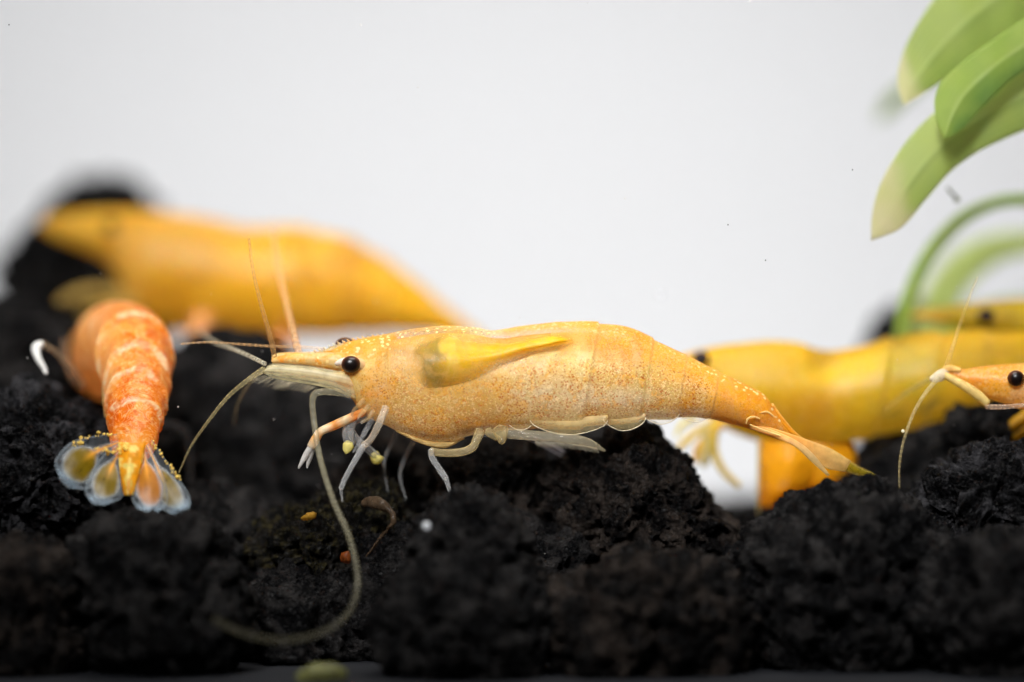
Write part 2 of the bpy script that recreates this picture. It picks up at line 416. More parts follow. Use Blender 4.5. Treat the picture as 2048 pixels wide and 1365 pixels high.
# ------------------------------------------------------------------ lava rocks
RG = 'black lava rocks on the tank floor'
def rock(label, px, py, rx, ry, y, depth=None, seed=1, sub=5, outline=None, m=None, rough=1.0, fine=1.0):
    s = (D + y) / D
    v, f = ico(sub)
    n = v.copy()
    rx, ry = rx / 100 * s, ry / 100 * s; dp = depth if depth else (rx + ry) / 2
    rng = np.random.RandomState(seed)
    if outline is not None:
        q = np.array(outline, float) - np.array([px, py]); ang = np.arctan2(-q[:, 1], q[:, 0]); R = np.hypot(q[:, 0], q[:, 1]) / 100 * s
        k = np.argsort(ang); ang, R = ang[k], R[k]
        th = np.arctan2(n[:, 2], n[:, 0])
        A = np.r_[ang - 2 * math.pi, ang, ang + 2 * math.pi]; RR = np.r_[R, R, R]
        r_ = np.interp(th, A, RR)
        rho = np.sqrt(np.maximum(0, n[:, 0] ** 2 + n[:, 2] ** 2))
        c_ = np.cos(th) * rho * r_; z_ = np.sin(th) * rho * r_
        P = np.stack([c_, n[:, 1] * dp, z_], 1); amp = 0.55
    else:
        # a chipped lump: sphere cut by random planes
        r = np.ones(len(n)) * 1.12
        for i in range(11):
            d = rng.normal(size=3); d /= np.linalg.norm(d); h = rng.uniform(0.78, 1.02)
            c = n @ d
            r = np.where(c > 0.05, np.minimum(r, h / np.maximum(c, 0.05) ), r)
        r = np.minimum(r, 1.15)
        P = n * r[:, None] * np.array([rx, dp, ry]); amp = 1.0
    off = rng.uniform(-50, 50, 3)
    Q = P + off
    Q = Q + 0.22 * np.stack([vnoise(Q * 1.5 + 40 * i, seed + 60 + i) for i in range(3)], 1)
    rg = 1 - np.abs(fbm(Q * 1.5, seed + 9, 4)) * 2.4
    d = 0.30 * amp * rough * fbm(Q * 0.8, seed, 3) + 0.25 * rough * (rg - 0.5) + 0.17 * rough * fbm(Q * 3.3, seed + 12, 3)
    w1 = worley(Q * 1.6, seed + 3); w2 = worley(Q * 3.7, seed + 4); w3 = worley(Q * 8.0, seed + 8)
    msk = sm(-0.2, 0.15, fbm(Q * 0.9, seed + 21, 2))
    d -= 0.36 * rough * (1 - sm(0.1, 0.46, w1)) * msk
    d -= 0.20 * fine * (1 - sm(0.08, 0.5, w2)) * sm(-0.35, 0.1, fbm(Q * 1.3, seed + 22, 2))
    d -= 0.08 * fine * (1 - sm(0.1, 0.5, w3))
    d += 0.07 * fine * (0.5 - np.abs(fbm(Q * 5.0, seed + 5, 3)) * 2)
    if sub >= 6: d += 0.035 * fine * (worley(Q * 14.0, seed + 6) - 0.5)
    nn = P / (np.array([rx, dp, ry]) ** 2); nn /= np.linalg.norm(nn, axis=1)[:, None] + 1e-9
    V = P + nn * d[:, None] + W(px, py, y)
    V[:, 2] = np.maximum(V[:, 2], FZ + 0.004)
    b = MB(); b.add(V, f)
    o = b.build('lava_rock', m or M_rock)
    return tag(o, label, 'rock', RG)

# sharp ones round the focal plane
rock('porous black rock under the orange shrimp, at the left edge', 75, 930, 180, 190, 1.9, 2.0, 11, 7,
     [(60,752),(110,790),(160,815),(215,860),(225,930),(235,1000),(220,1090),(120,1130),(-60,1120),(-120,1000),(-90,900),(-20,850),(20,775)], m=M_rockg, fine=1.3)
rock('tallest jagged black rock, below the speckled shrimp tail', 1290, 1010, 205, 170, 1.5, 1.7, 23, 7,
     [(1292,846),(1318,868),(1328,885),(1372,925),(1385,952),(1415,978),(1428,1005),(1452,1030),(1482,1062),(1492,1110),(1480,1190),(1290,1200),(1110,1180),(1090,1060),(1082,1000),(1090,940),(1130,908),(1200,882),(1255,862)], m=M_rockb)
rock('dark rock below the middle of the speckled shrimp', 960, 990, 125, 110, 2.0, 1.3, 31, 6,
     [(900,915),(960,896),(1010,885),(1060,878),(1084,900),(1080,960),(1085,1080),(960,1120),(850,1080),(845,1000),(860,950)], m=M_rockb)
rock('mossy rock under the front legs of the speckled shrimp', 660, 1100, 170, 120, 1.2, 1.4, 37, 7,
     [(495,1095),(520,1050),(570,1030),(620,1018),(680,985),(730,968),(790,975),(830,1010),(840,1080),(800,1200),(660,1220),(520,1190)], m=M_rockm, fine=1.5)
rock('dark rock behind the clear front legs', 790, 965, 110, 80, 3.2, 1.2, 41, 6, m=M_rockb)
# front row, soft
rock('rounded black rock with the bubble, in front at centre', 945, 1110, 135, 140, -2.0, 1.2, 43, 6,
     [(880,1005),(940,985),(1000,995),(1040,1030),(1070,1090),(1085,1160),(1060,1240),(940,1250),(840,1220),(815,1150),(820,1080),(840,1035)])
rock('biggest rounded rock at the bottom centre', 920, 1255, 175, 130, -2.9, 1.3, 47, 6,
     [(745,1230),(770,1170),(820,1135),(900,1120),(1000,1130),(1080,1180),(1100,1260),(1080,1345),(920,1372),(800,1350),(760,1300)])
rock('lumpy grey-brown rock in front of the tallest rock', 1290, 1235, 205, 140, -2.3, 1.4, 53, 6,
     [(1085,1180),(1140,1150),(1200,1125),(1260,1092),(1340,1096),(1400,1105),(1460,1130),(1500,1200),(1500,1300),(1440,1370),(1290,1380),(1120,1360),(1080,1270)], m=M_rockb)
rock('large black rock under the drooping tail tip', 1680, 1160, 210, 200, -1.3, 1.6, 59, 6,
     [(1490,1075),(1530,1035),(1580,1000),(1640,985),(1700,962),(1750,955),(1800,985),(1840,1020),(1890,1090),(1900,1220),(1860,1370),(1660,1380),(1500,1350),(1470,1200)])
rock('ragged rock on the right below the small orange shrimp', 1970, 1010, 150, 120, 0.3, 1.4, 61, 7,
     [(1822,985),(1835,950),(1880,925),(1940,898),(1985,890),(2050,895),(2120,920),(2150,1010),(2100,1120),(1960,1130),(1850,1090),(1825,1030)], m=M_rockg)
rock('dark rock in the bottom right corner', 1985, 1235, 165, 150, -2.4, 1.5, 67, 6)
rock('black rock in front, below the orange tail fan', 310, 1190, 175, 170, -2.3, 1.5, 71, 6,
     [(150,1075),(190,1035),(260,1028),(330,1040),(400,1040),(435,1065),(450,1110),(500,1180),(510,1290),(440,1365),(300,1375),(200,1330),(180,1240),(150,1160)])
rock('dark rock in the bottom left corner', 20, 1240, 140, 150, -2.2, 1.4, 73, 6, m=M_rockb)
rock('shadowed rock inside the curl of the long feeler', 600, 1260, 150, 115, 0.2, 1.3, 79, 5)
rock('shadowed rock between the two bottom left rocks', 170, 1270, 110, 110, -0.3, 1.2, 83, 5)
rock('shadowed rock in the gap right of the tallest rock', 1500, 1230, 120, 130, 0.3, 1.3, 101, 5)
# behind, out of focus
rock('soft grey rock behind the mossy rock', 520, 1065, 115, 60, 4.6, 1.3, 103, 5)
rock('black rock behind the feeler and front legs', 520, 900, 220, 190, 7.5, 2.2, 107, 5, [(330,720),(400,668),(480,664),(545,684),(605,722),(680,775),(740,850),(740,1000),(520,1100),(320,1000),(300,860)])
rock('black rock hidden in shade behind the claws', 775, 955, 205, 165, 6.0, 1.9, 109, 5)
rock('grey blurred rock behind the trailing leg', 1125, 965, 165, 150, 6.5, 1.8, 113, 5)
rock('dark rock between orange shrimp and speckled shrimp', 340, 930, 120, 170, 5.5, 1.7, 127, 5)
rock('blurred dark rock at the left edge behind the orange shrimp', 30, 770, 170, 170, 8.5, 2.2, 131, 5)
rock('dark rock under the big blurred yellow shrimp', 250, 850, 180, 170, 9.5, 2.2, 137, 5)
rock('blurred rock peeking over the head of the big yellow shrimp', 205, 490, 115, 118, 19.0, 2.0, 139, 5)
rock('blue-black blurred rock below the head of the big yellow shrimp', 120, 560, 112, 105, 17.0, 2.0, 149, 5)
rock('far rock propping up the two blurred rocks on the left', 110, 780, 210, 170, 19.0, 3.0, 151, 5)
rock('dark rock between the yellow shrimp and the ragged rock', 1850, 985, 190, 140, 4.5, 1.8, 157, 5)
rock('dark rock under the small orange shrimp head', 1985, 880, 90, 75, 3.2, 1.0, 161, 5)
rock('far dark rock beside the curved green stem', 1850, 790, 135, 165, 13.5, 2.0, 163, 5)
rock('low far rock seen through the gap under the tail', 1470, 1110, 190, 115, 17.0, 2.5, 167, 5)
rock('black rock in the gap between mossy rock and rounded rock', 790, 1180, 120, 130, 0.6, 1.2, 179, 5)
rock('black rock in the gap behind the rounded rock at centre', 1085, 1160, 110, 120, 0.4, 1.1, 181, 5)
rock('dark rock in the gap left of the mossy rock', 430, 1130, 130, 150, 2.2, 1.3, 191, 5)
rock('lowest shadowed rock between the two rounded front rocks and the brown one', 1095, 1290, 110, 95, 0.6, 1.1, 193, 5)
rock('lowest shadowed rock left of the biggest rounded rock', 735, 1300, 110, 90, 0.4, 1.1, 197, 5)
rock('low dark rock behind the tallest rock', 1560, 1150, 150, 120, 5.5, 1.8, 173, 5)

# ------------------------------------------------------------------ shrimp bodies
def ell(px, py, cx, cy, rx, ry, rot=0.0, soft=0.35):
    a = math.radians(rot); dx, dy = px - cx, py - cy
    u = (dx * math.cos(a) + dy * math.sin(a)) / rx; v = (-dx * math.sin(a) + dy * math.cos(a)) / ry
    return 1 - sm(1 - soft, 1 + soft, np.sqrt(u * u + v * v))
def lerp(c, m, k):
    return c * (1 - m[:, None]) + np.asarray(k)[None, :] * m[:, None]
def side_body(dorsal, ventral, y, wfun, paint, n=320, seg=64, segs=(), slant=0.0, step=0.03, yaw=0.0, px0=None, seam_amt=0.12):
    """body in side view: vertical sections between the two outlines; returns an MB"""
    x0, x1 = max(dorsal[0][0], ventral[0][0]), min(dorsal[-1][0], ventral[-1][0])
    # denser at both ends
    t = np.linspace(0, 1, n); X = x0 + (x1 - x0) * (t - 0.06 * np.sin(2 * math.pi * t))
    top, bot = interp1(X, dorsal), interp1(X, ventral)
    a = np.linspace(0, 2 * math.pi, seg, endpoint=False)
    V = []; PX = []; PY = []; A = []
    for i in range(n):
        mid = (top[i] + bot[i]) / 2; h = (bot[i] - top[i]) / 2; wd = wfun(X[i], h * 2)
        ca, sa = np.cos(a), np.sin(a)
        e = 2 / 2.25
        cx = np.sign(ca) * np.abs(ca) ** e; cz = np.sign(sa) * np.abs(sa) ** e
        # narrower towards the back line (keel), fuller low on the flank
        wz = wd * (1 - 0.16 * np.clip(cz, 0, 1) - 0.05 * np.clip(-cz, 0, 1))
        pxs = np.full(seg, X[i]); pys = mid - h * cz
        bump = np.zeros(seg)
        u = pxs + slant * (pys - mid)
        for k in range(len(segs) - 1):
            f = (u - segs[k]) / (segs[k + 1] - segs[k])
            bump += np.where((f >= 0) & (f < 1), step * f ** 1.5 * 1.0, 0)
        s = (D + y) / D
        yy = y + (X[i] - (px0 or x0)) / 100 * math.tan(math.radians(yaw)) + (cx * wz / 100 * (1 + bump * 1.5)) * s
        zc = (682.5 - mid) / 100 * s; zz = zc + (cz * h / 100) * s * (1 + bump)
        xx = (pxs - 1024) / 100 * s
        V.append(np.stack([xx, yy, zz], 1)); PX.append(pxs); PY.append(pys); A.append(cz)
    V = np.concatenate(V); f = grid_faces(n, seg, True)
    V = np.r_[V, [V[:seg].mean(0)], [V[-seg:].mean(0)]]
    k = n * seg
    for j in range(seg):
        f.append((k, (j + 1) % seg, j)); f.append((k + 1, k - seg + j, k - seg + (j + 1) % seg))
    f = [q[::-1] for q in f]
    PX = np.r_[np.concatenate(PX), X[0], X[-1]]; PY = np.r_[np.concatenate(PY), (top[0]+bot[0])/2, (top[-1]+bot[-1])/2]
    tp = np.interp(PX, X, top); bt = np.interp(PX, X, bot)
    col, al, mask = paint(PX, PY, tp, bt)
    for k in range(1, len(segs) - 1):
        u = PX + slant * (PY - (tp + bt) / 2)
        g = np.exp(-((u - segs[k]) / 5.0) ** 2); mask[:, 2] = np.maximum(mask[:, 2], seam_amt * g)
    b = MB(); b.add(V, f, col, al, mask); return b
def feeler(pts, r0, r1, col, a, name, parent, m=None, y=0.0, a1=None, n=None):
    P = WL(pts, y); rr = np.linspace(r0, r1, len(P)) / 100
    n = n or 14 * len(P)
    V, f, t = tube(P, rr, n, 8)
    if a1 is not None: a = a + (a1 - a) * sm(0.1, 0.7, t)  # opacity drops along the feeler, dimming it as shade would
    a = a * (0.9 + 0.22 * np.sin(t * n * 1.9))
    b = MB(); b.add(V, f, col, a); return b.build(name, m or M_glass, parent)
def limb(pts, rad, col, a, name, parent, m=None, y=0.0, cols=None):
    slim = 0.68 if name == 'leg' and m is None else 1.0
    P = WL(pts, y); V, f, t = tube(P, np.array(rad) * slim / 100, 8 * len(P), 12)
    if cols is not None:
        cc = np.stack([np.interp(t, np.linspace(0, 1, len(cols)), np.array(cols)[:, i]) for i in range(3)], 1)
    else: cc = col
    b = MB(); b.add(V, f, cc, a); return b.build(name, m or M_glass, parent)
def eye(px, py, y, rx, ry, parent):
    s = (D + y) / D
    v, f = ball(W(px, py, y), (rx / 100 * s, ry / 100 * s * 0.95, ry / 100 * s), 4)
    k = (W(px, py, y)[1] - v[:, 1]) / (ry / 100 * s * 0.95)
    c = lerp(np.repeat(lin(92, 48, 28)[None], len(v), 0), sm(0.35, 0.85, k), lin(14, 8, 6))
    b = MB(); b.add(v, f, c); return b.build('eye', M_eye, parent)
def blade(name, L, R, parent, colf, m=None, fold=0.0, thick=0.04, nrm=(0, -1, 0), nl=30, na=13, wav=0.0, y=0.0):
    V, f, t, s = sheet(WL(L, y), WL(R, y), nl, na, fold, thick, nrm, wav)
    c, a = colf(t, s); b = MB(); b.add(V, f, c, a); return b.build(name, m or M_blade, parent)

# ---- the speckled shrimp in focus
dors = [(668,698),(690,687),(706,682),(736,675),(780,667),(820,659),(860,654),(895,652),(930,653),(958,656),(984,661),(1010,658),(1040,653),(1080,649),(1120,646),(1160,646),(1200,648),(1240,652),(1270,661),(1300,676),(1330,691),(1360,706),(1389,719),(1420,736),(1468,758),(1499,774),(1531,793),(1553,824),(1578,855)]
vent = [(668,760),(690,783),(706,800),(722,826),(763,847),(803,866),(853,884),(897,887),(935,873),(975,867),(1015,861),(1064,857),(1103,856),(1147,856),(1191,851),(1240,847),(1284,840),(1330,838),(1389,834),(1420,838),(1452,846),(1499,858),(1546,874),(1578,884)]
def w_main(x, h):
    return float(np.interp(x, [668, 700, 780, 900, 985, 1100, 1250, 1400, 1500, 1578], [30, 48, 74, 88, 80, 82, 70, 48, 34, 12]))
def paint_main(px, py, tp, bt):
    n = len(px); q = (py - tp) / np.maximum(bt - tp, 1); dd = py - tp
    P3 = np.stack([px / 100, py / 100, px * 0 + 3.3], 1)
    n1 = fbm(P3 * 2.2, 5, 4); n2 = fbm(P3 * 5.0, 8, 4)
    c = np.repeat(lin(246, 220, 124)[None], n, 0)
    c = lerp(c, sm(-0.05, 0.35, n1) * 0.7, lin(242, 192, 66)); c = lerp(c, sm(0.05, 0.4, n2) * 0.6, lin(250, 234, 186))
    # low thorax, golden
    c = lerp(c, ell(px, py, 860, 815, 160, 62, 8) * 0.6, lin(232, 184, 84))
    # cream muscle showing through the flank
    for cx, cy, rx, ry, k in ((1105, 795, 80, 38, 0.9), (1190, 798, 64, 30, 0.8), (1255, 800, 46, 26, 0.9), (1060, 755, 60, 40, 0.4), (1150, 735, 90, 30, 0.3), (1330, 790, 30, 30, 0.35)):
        c = lerp(c, ell(px, py, cx, cy, rx, ry, 0, 0.7) * k * (0.6 + 0.6 * np.clip(n2, -0.5, 1)), lin(252, 242, 212))
    # orange back from the waist to the tail
    back = sm(950, 1030, px) * (1 - sm(26, 70, dd + 22 * n2)); c = lerp(c, back * 0.9, lin(246, 168, 36))
    c = lerp(c, sm(1290, 1400, px) * (0.55 + 0.45 * n1), lin(240, 164, 46))
    c = lerp(c, ell(px, py, 1230, 690, 66, 44) * 0.8 * sm(-0.3, 0.2, n1), lin(240, 142, 34))
    c = lerp(c, (1 - sm(0, 9, np.abs(px - 1240 - (py - 700) * 0.12))) * sm(30, 60, dd) * (1 - sm(0.55, 0.75, q)) * 0.5, lin(236, 152, 54))
    c = lerp(c, (1 - sm(0, 14, np.abs(px - 1268 - (py - 700) * 0.1))) * sm(20, 40, dd) * (1 - sm(0.5, 0.8, q)) * 0.6, lin(222, 202, 146))
    c = lerp(c, (1 - sm(0, 12, np.abs(px - 1190))) * sm(35, 50, dd) * (1 - sm(0.3, 0.45, q)) * 0.5, lin(224, 200, 140))
    c = lerp(c, sm(1425, 1450, px + 0.5 * (py - 790)) * 0.75, lin(226, 144, 34))
    c = lerp(c, (1 - sm(4, 16, np.abs(px - 1462 - (py - 800) * 0.22))) * sm(1380, 1440, px) * 0.4, lin(236, 182, 104))
    # head
    head = 1 - sm(730, 800, px)
    c = lerp(c, head * 0.8, lin(242, 210, 124)); c = lerp(c, head * sm(0.0, 0.3, n2) * 0.85, lin(240, 150, 40)); c = lerp(c, ell(px, py, 745, 775, 50, 34, 20, 0.5) * 0.5 * sm(-0.2, 0.2, n1), lin(238, 152, 46))
    c = lerp(c, (1 - sm(830, 900, px)) * (1 - sm(10, 50, dd + 14 * n2)) * 0.85, lin(240, 168, 44))
    c = lerp(c, ell(px, py, 800, 740, 48, 34) * 0.5 * (0.5 + n2), lin(240, 164, 66))
    c = lerp(c, ell(px, py, 795, 700, 40, 16, -20) * 0.7, lin(190, 156, 50))
    c = lerp(c, ell(px, py, 820, 748, 18, 24, 12, 0.3) * 0.8, lin(212, 196, 138))
    c = lerp(c, ell(px, py, 842, 775, 18, 10, -20, 0.3) * 0.7, lin(226, 206, 148))
    c = lerp(c, ell(px, py, 812, 706, 24, 7, 22, 0.4) * 0.85, lin(104, 64, 36))
    c = lerp(c, ell(px, py, 866, 779, 8, 4.5, -10, 0.3), lin(96, 36, 8))
    c = lerp(c, ell(px, py, 1095, 808, 5, 4, 0, 0.4) * 0.8, lin(120, 60, 10))
    # under the body
    c = lerp(c, sm(0.86, 0.97, q) * 0.6 * (1 - sm(1300, 1400, px)), lin(206, 178, 112))
    # thin bright carapace seam low on the cheek
    seam = np.exp(-((py - interp1(px, [(730, 784), (770, 772), (800, 770), (840, 786)])) / 3.0) ** 2) * sm(735, 750, px) * (1 - sm(815, 840, px))
    m = np.zeros((n, 3))
    m[:, 0] = (0.4 + 0.6 * sm(0.22, 0.45, q)) * (0.4 + 0.6 * sm(720, 800, px)) * (1 - 0.75 * sm(1400, 1440, px)) * (1 - 0.6 * ell(px, py, 880, 722, 66, 54))
    m[:, 1] = np.clip((1 - sm(6, 34, dd)) * 0.95 * (1 - 0.35 * sm(900, 1000, px)) + head * (1 - sm(26, 52, dd)) * 0.5 + ell(px, py, 790, 700, 60, 36) * 0.5 + sm(1380, 1430, px) * (1 - sm(4, 22, dd)) * 0.8, 0, 0.95)
    m[:, 2] = seam * 0.4
    al = 0.46 + 0.3 * np.clip(n1 + 0.2, 0, 1) + 0.35 * back + 0.4 * sm(1380, 1440, px) + 0.4 * head + 0.25 * sm(0.85, 1.0, q)
    al = al - 0.54 * ell(px, py, 895, 722, 92, 62, 0, 0.7) - 0.5 * ell(px, py, 1050, 694, 120, 32, -6, 0.4)
    m[:, 1] *= 1 - 0.5 * ell(px, py, 900, 722, 90, 50); m[:, 0] *= (1 - 0.6 * ell(px, py, 1060, 692, 100, 26, -6)) * (1 - 0.55 * ell(px, py, 905, 724, 95, 54, 0, 0.4))
    return c, np.clip(al, 0.1, 1), m
def paint_inner(px, py, tp, bt):
    n = len(px); q = (py - tp) / np.maximum(bt - tp, 1)
    P3 = np.stack([px / 100, py / 100, px * 0 + 8.3], 1); n1 = fbm(P3 * 1.8, 35, 4); n2 = fbm(P3 * 4.5, 38, 3)
    c = np.repeat(lin(238, 206, 120)[None], n, 0)
    c = lerp(c, sm(-0.1, 0.3, n1) * 0.8, lin(248, 232, 150)); c = lerp(c, sm(0.05, 0.4, n2) * 0.6, lin(236, 180, 50))
    for k in (1040, 1110, 1185, 1255, 1320, 1385): c = lerp(c, np.exp(-((px + 0.25 * (py - 760) - k) / 9) ** 2) * 0.5, lin(240, 170, 70))
    for cx, cy, rx, ry, k in ((1105, 795, 60, 30, 0.8), (1190, 798, 50, 24, 0.7), (1255, 800, 36, 22, 0.8)):
        c = lerp(c, ell(px, py, cx, cy, rx, ry, 0, 0.6) * k, lin(252, 240, 214))
    c = lerp(c, (1 - sm(1000, 1060, px)) * 0.6, lin(222, 166, 62))
    m = np.zeros((n, 3)); m[:, 0] = 0.6
    return c, np.ones(n), m
shr = thing('cherry_shrimp', 'speckled orange-yellow shrimp in sharp focus at the centre', 'shrimp', W(1000, 880, 0), 'dwarf shrimp in the tank')
side_body(dors, vent, 0.0, w_main, paint_main, 420, 72, (985, 1180, 1292, 1362, 1428, 1575), 0.18, 0.045).build('body', M_shell, shr)
CR = lin(238, 226, 186); GL = lin(222, 222, 220); OR = lin(232, 150, 48)
di = [(x, y_ + 15 + 4 * (x > 1000)) for x, y_ in dors[3:-2]]; vi = [(x, y_ - 16) for x, y_ in vent[3:-2]]
side_body(di, vi, 0.0, lambda x, h: w_main(x, h) * float(np.interp(x, [700, 960, 1080], [0.5, 0.6, 0.82])), paint_inner, 240, 48).build('muscle', M_inner, shr)
# gut: olive stomach, bright yellow lobe and the band running back along the spine
def paint_gut(px, py, tp, bt):
    n = len(px); q = (py - tp) / np.maximum(bt - tp, 1)
    P3 = np.stack([px / 100, py / 100, px * 0 + 5.3], 1); n1 = fbm(P3 * 3.0, 55, 4)
    c = np.repeat(lin(236, 190, 0)[None], n, 0)
    c = lerp(c, 1 - sm(858, 932, px + 40 * n1 - 0.25 * (py - 720)), lin(116, 96, 0))
    c = lerp(c, (1 - sm(865, 915, px + 20 * n1)) * (1 - sm(0.25, 0.55, q)), lin(138, 124, 14))
    c = lerp(c, sm(930, 1000, px) * sm(0.66, 0.9, q + 0.15 * n1) * 0.9, lin(128, 98, 0))
    c = lerp(c, sm(870, 900, px) * (1 - sm(940, 980, px)) * sm(0.84, 0.98, q) * 0.8, lin(160, 136, 0))
    for cx, cy, rx, ry, k, col in ((896, 694, 17, 17, 0.9, (240, 206, 60)), (908, 718, 13, 15, 0.7, (226, 210, 70)), (928, 742, 26, 18, 0.5, (200, 176, 0)), (1088, 679, 24, 12, 0.9, (254, 214, 60))):  # round light spots: reflections painted into the gut colour
        c = lerp(c, ell(px, py, cx, cy, rx, ry, 0, 0.3) * k, lin(*col))
    m = np.zeros((n, 3)); m[:, 0] = 0.12
    al = sm(814, 872, px + 26 * n1) * sm(-0.02, 0.2, q + 0.14 * n1) * (1 - sm(0.80, 1.02, q + 0.16 * n1)) * (1 - sm(1120, 1160, px))
    return c, al, m
side_body([(812,722),(826,694),(858,674),(900,668),(950,676),(1000,682),(1060,675),(1110,668),(1162,679)],
          [(812,732),(826,764),(868,788),(910,782),(950,767),(990,743),(1040,718),(1100,701),(1162,683)],
          0.0, lambda x, h: 0.93 * w_main(x, 0) * float(np.interp(x, [812, 850, 1000, 1110, 1162], [0.45, 0.95, 0.97, 0.94, 0.7])), paint_gut, 160, 48).build('gut', M_inner, shr)
# rostrum with its row of teeth
b = MB()
Lr = [(575,717),(604,713),(623,708),(650,699),(673,690),(700,683),(730,677),(790,667)]
Rr = [(576,719),(606,719),(628,717),(655,711),(680,705),(706,698),(738,692),(795,682)]
V, f, t, s = sheet(WL(Lr), WL(Rr), 40, 7, 0, 0.09)
b.add(V, f, np.where((s < -0.2)[:, None], lin(206, 196, 150)[None], lin(236, 178, 60)[None]), 0.95)
for i in range(17):
    u = 0.18 + i * 0.045; k = spline(WL(Lr), 200)[int(u * 199)]
    r = 0.05
    b.add([k + [-r*1.2, 0, 0.055], k + [r, 0.03, -0.01], k + [r, -0.03, -0.01], k + [-r*0.6, 0.03, -0.03], k + [-r*0.6, -0.03, -0.03]],
          [(0, 1, 2), (0, 3, 1), (0, 2, 4), (0, 4, 3), (1, 3, 4, 2)], lin(226, 220, 196), 0.9)
b.build('rostrum', M_shell, shr)
# eyes
e1 = eye(702, 729, -0.55, 19.5, 17, shr); e2 = eye(690, 691, 0.55, 20, 15, shr)
limb([(738, 733, -0.25), (722, 731, -0.42), (712, 730, -0.5)], [17, 15, 13], None, 0.95, 'eyestalk', shr, M_blade, cols=[lin(240,196,110), lin(236,200,150)])
limb([(690, 724, -0.46), (672, 727, -0.42), (650, 729, -0.3)], [9, 6, 2], lin(238, 236, 228), 0.9, 'eyestalk', shr, M_blade)
# antennule peduncle and scales
def fleck(t, V, c0, c1, seed):
    k = sm(0.0, 0.25, fbm(V * 7.0, seed, 3)); return c0 * (1 - k[:, None]) + c1 * k[:, None]
for (pts, rad, sd) in (([(712,728,-0.28),(660,722,-0.3),(610,719,-0.28),(570,719,-0.24),(545,722,-0.2)], [22,17,11,8,5], 3), ([(712,722,0.3),(655,718,0.3),(600,714,0.26),(560,713,0.2),(546,716,0.2)], [19,15,9,7,5], 5)):
    V, f, t = tube(WL(pts), np.array(rad) / 100, 50, 16)
    b = MB(); b.add(V, f, fleck(t, V, lin(226, 196, 130), lin(240, 158, 54), sd), 1.0, (0.2, 0.7, 0)); b.build('antennule', M_shell, shr)
def scale_col(t, s):
    c = np.repeat(lin(240, 228, 180)[None], len(t), 0)
    c = lerp(c, np.exp(-((s + 0.45) / 0.12) ** 2) * 0.8, lin(252, 244, 214)); c = lerp(c, np.exp(-((s - 0.1) / 0.25) ** 2) * (1 - t) * 0.5, lin(232, 170, 110))
    return c, (0.46 + 0.35 * np.exp(-((s + 0.45) / 0.12) ** 2)) - 0.1 * t + 0.15 * np.sin(s * 26)
blade('antennal_scale', [(716,748,-0.4),(650,738,-0.5),(590,731,-0.45),(545,730,-0.3),(526,741,-0.2)], [(712,800,-0.35),(660,778,-0.45),(600,766,-0.4),(550,757,-0.28),(527,747,-0.2)], shr, scale_col, fold=0.1, thick=0.1)
blade('antennal_scale', [(712,742,0.5),(650,732,0.5),(590,726,0.45),(548,727,0.3),(533,733,0.2)], [(712,790,0.5),(660,770,0.5),(605,757,0.4),(560,747,0.3),(535,740,0.2)], shr, scale_col, thick=0.08)
# fringe of fine hairs on the scale
b = MB(); rng = np.random.RandomState(4)
for i in range(70):
    u = rng.rand(); p = spline(WL([(527,738,-0.2),(526,747,-0.2),(550,758,-0.28),(600,767,-0.4),(640,776,-0.44)]), 100)[int(u * 99)]
    d = np.array([-0.12 - 0.1 * rng.rand() * (1 - u), rng.uniform(-.05, .05), -0.07 - 0.06 * rng.rand()])
    V, f, t = tube([p, p + d * 0.6, p + d * (1.0 + rng.rand() * 0.5)], [0.006, 0.004, 0.002], 4, 4); b.add(V, f, lin(240, 228, 196), 0.6)
o = b.build('hair_fringe', M_glass, shr); o['kind'] = 'stuff'
# feelers
FO = lin(226, 176, 110)
feeler([(549,713,-0.2),(540,672,-0.3),(521,605,-0.35),(506,540,-0.35),(498,478,-0.3)], 5.5, 2.2, FO, 1.0, 'antenna', shr)
feeler([(598,708,0.3),(582,645,1.6),(564,570,2.8),(552,505,3.8),(547,462,4.5)], 7.5, 5.0, lin(232,182,124), 1.0, 'antenna', shr)
feeler([(530,728,-0.2),(500,713,0.3),(465,698,1.2),(430,684,2.4),(395,660,4.0)], 4.5, 2.5, lin(230,220,190), 0.9, 'antenna', shr)
feeler([(648,699,0.3),(600,694,0.3),(545,693,0.2),(480,689,0.1),(415,685,0.0),(363,688,0.0)], 2.6, 1.8, lin(236,190,130), 1.0, 'antenna', shr)
feeler([(528,738,-0.2),(500,757,-0.3),(455,795,-0.3),(415,845,-0.3),(382,893,-0.2),(358,945,-0.1)], 5.5, 1.4, lin(214,196,140), 0.95, 'antenna', shr)
feeler([(515,748,0.2),(490,780,1.2),(474,812,1.8),(468,850,2.4)], 3.4, 1.6, lin(170,150,110), 0.7, 'antenna', shr)
feeler([(700,789,-0.45),(655,784,-0.5),(632,787,-0.52),(625,800,-0.55),(629,850,-0.7),(641,920,-1.0),(666,1000,-1.5),(697,1070,-2.0),(713,1135,-2.5),(714,1180,-2.9),(695,1228,-3.3),(650,1262,-3.7),(590,1279,-4.0),(530,1278,-4.2),(470,1260,-4.35),(428,1238,-4.5)], 6.6, 5.0, lin(190,182,150), 0.95, 'antenna', shr, a1=0.24, n=160)
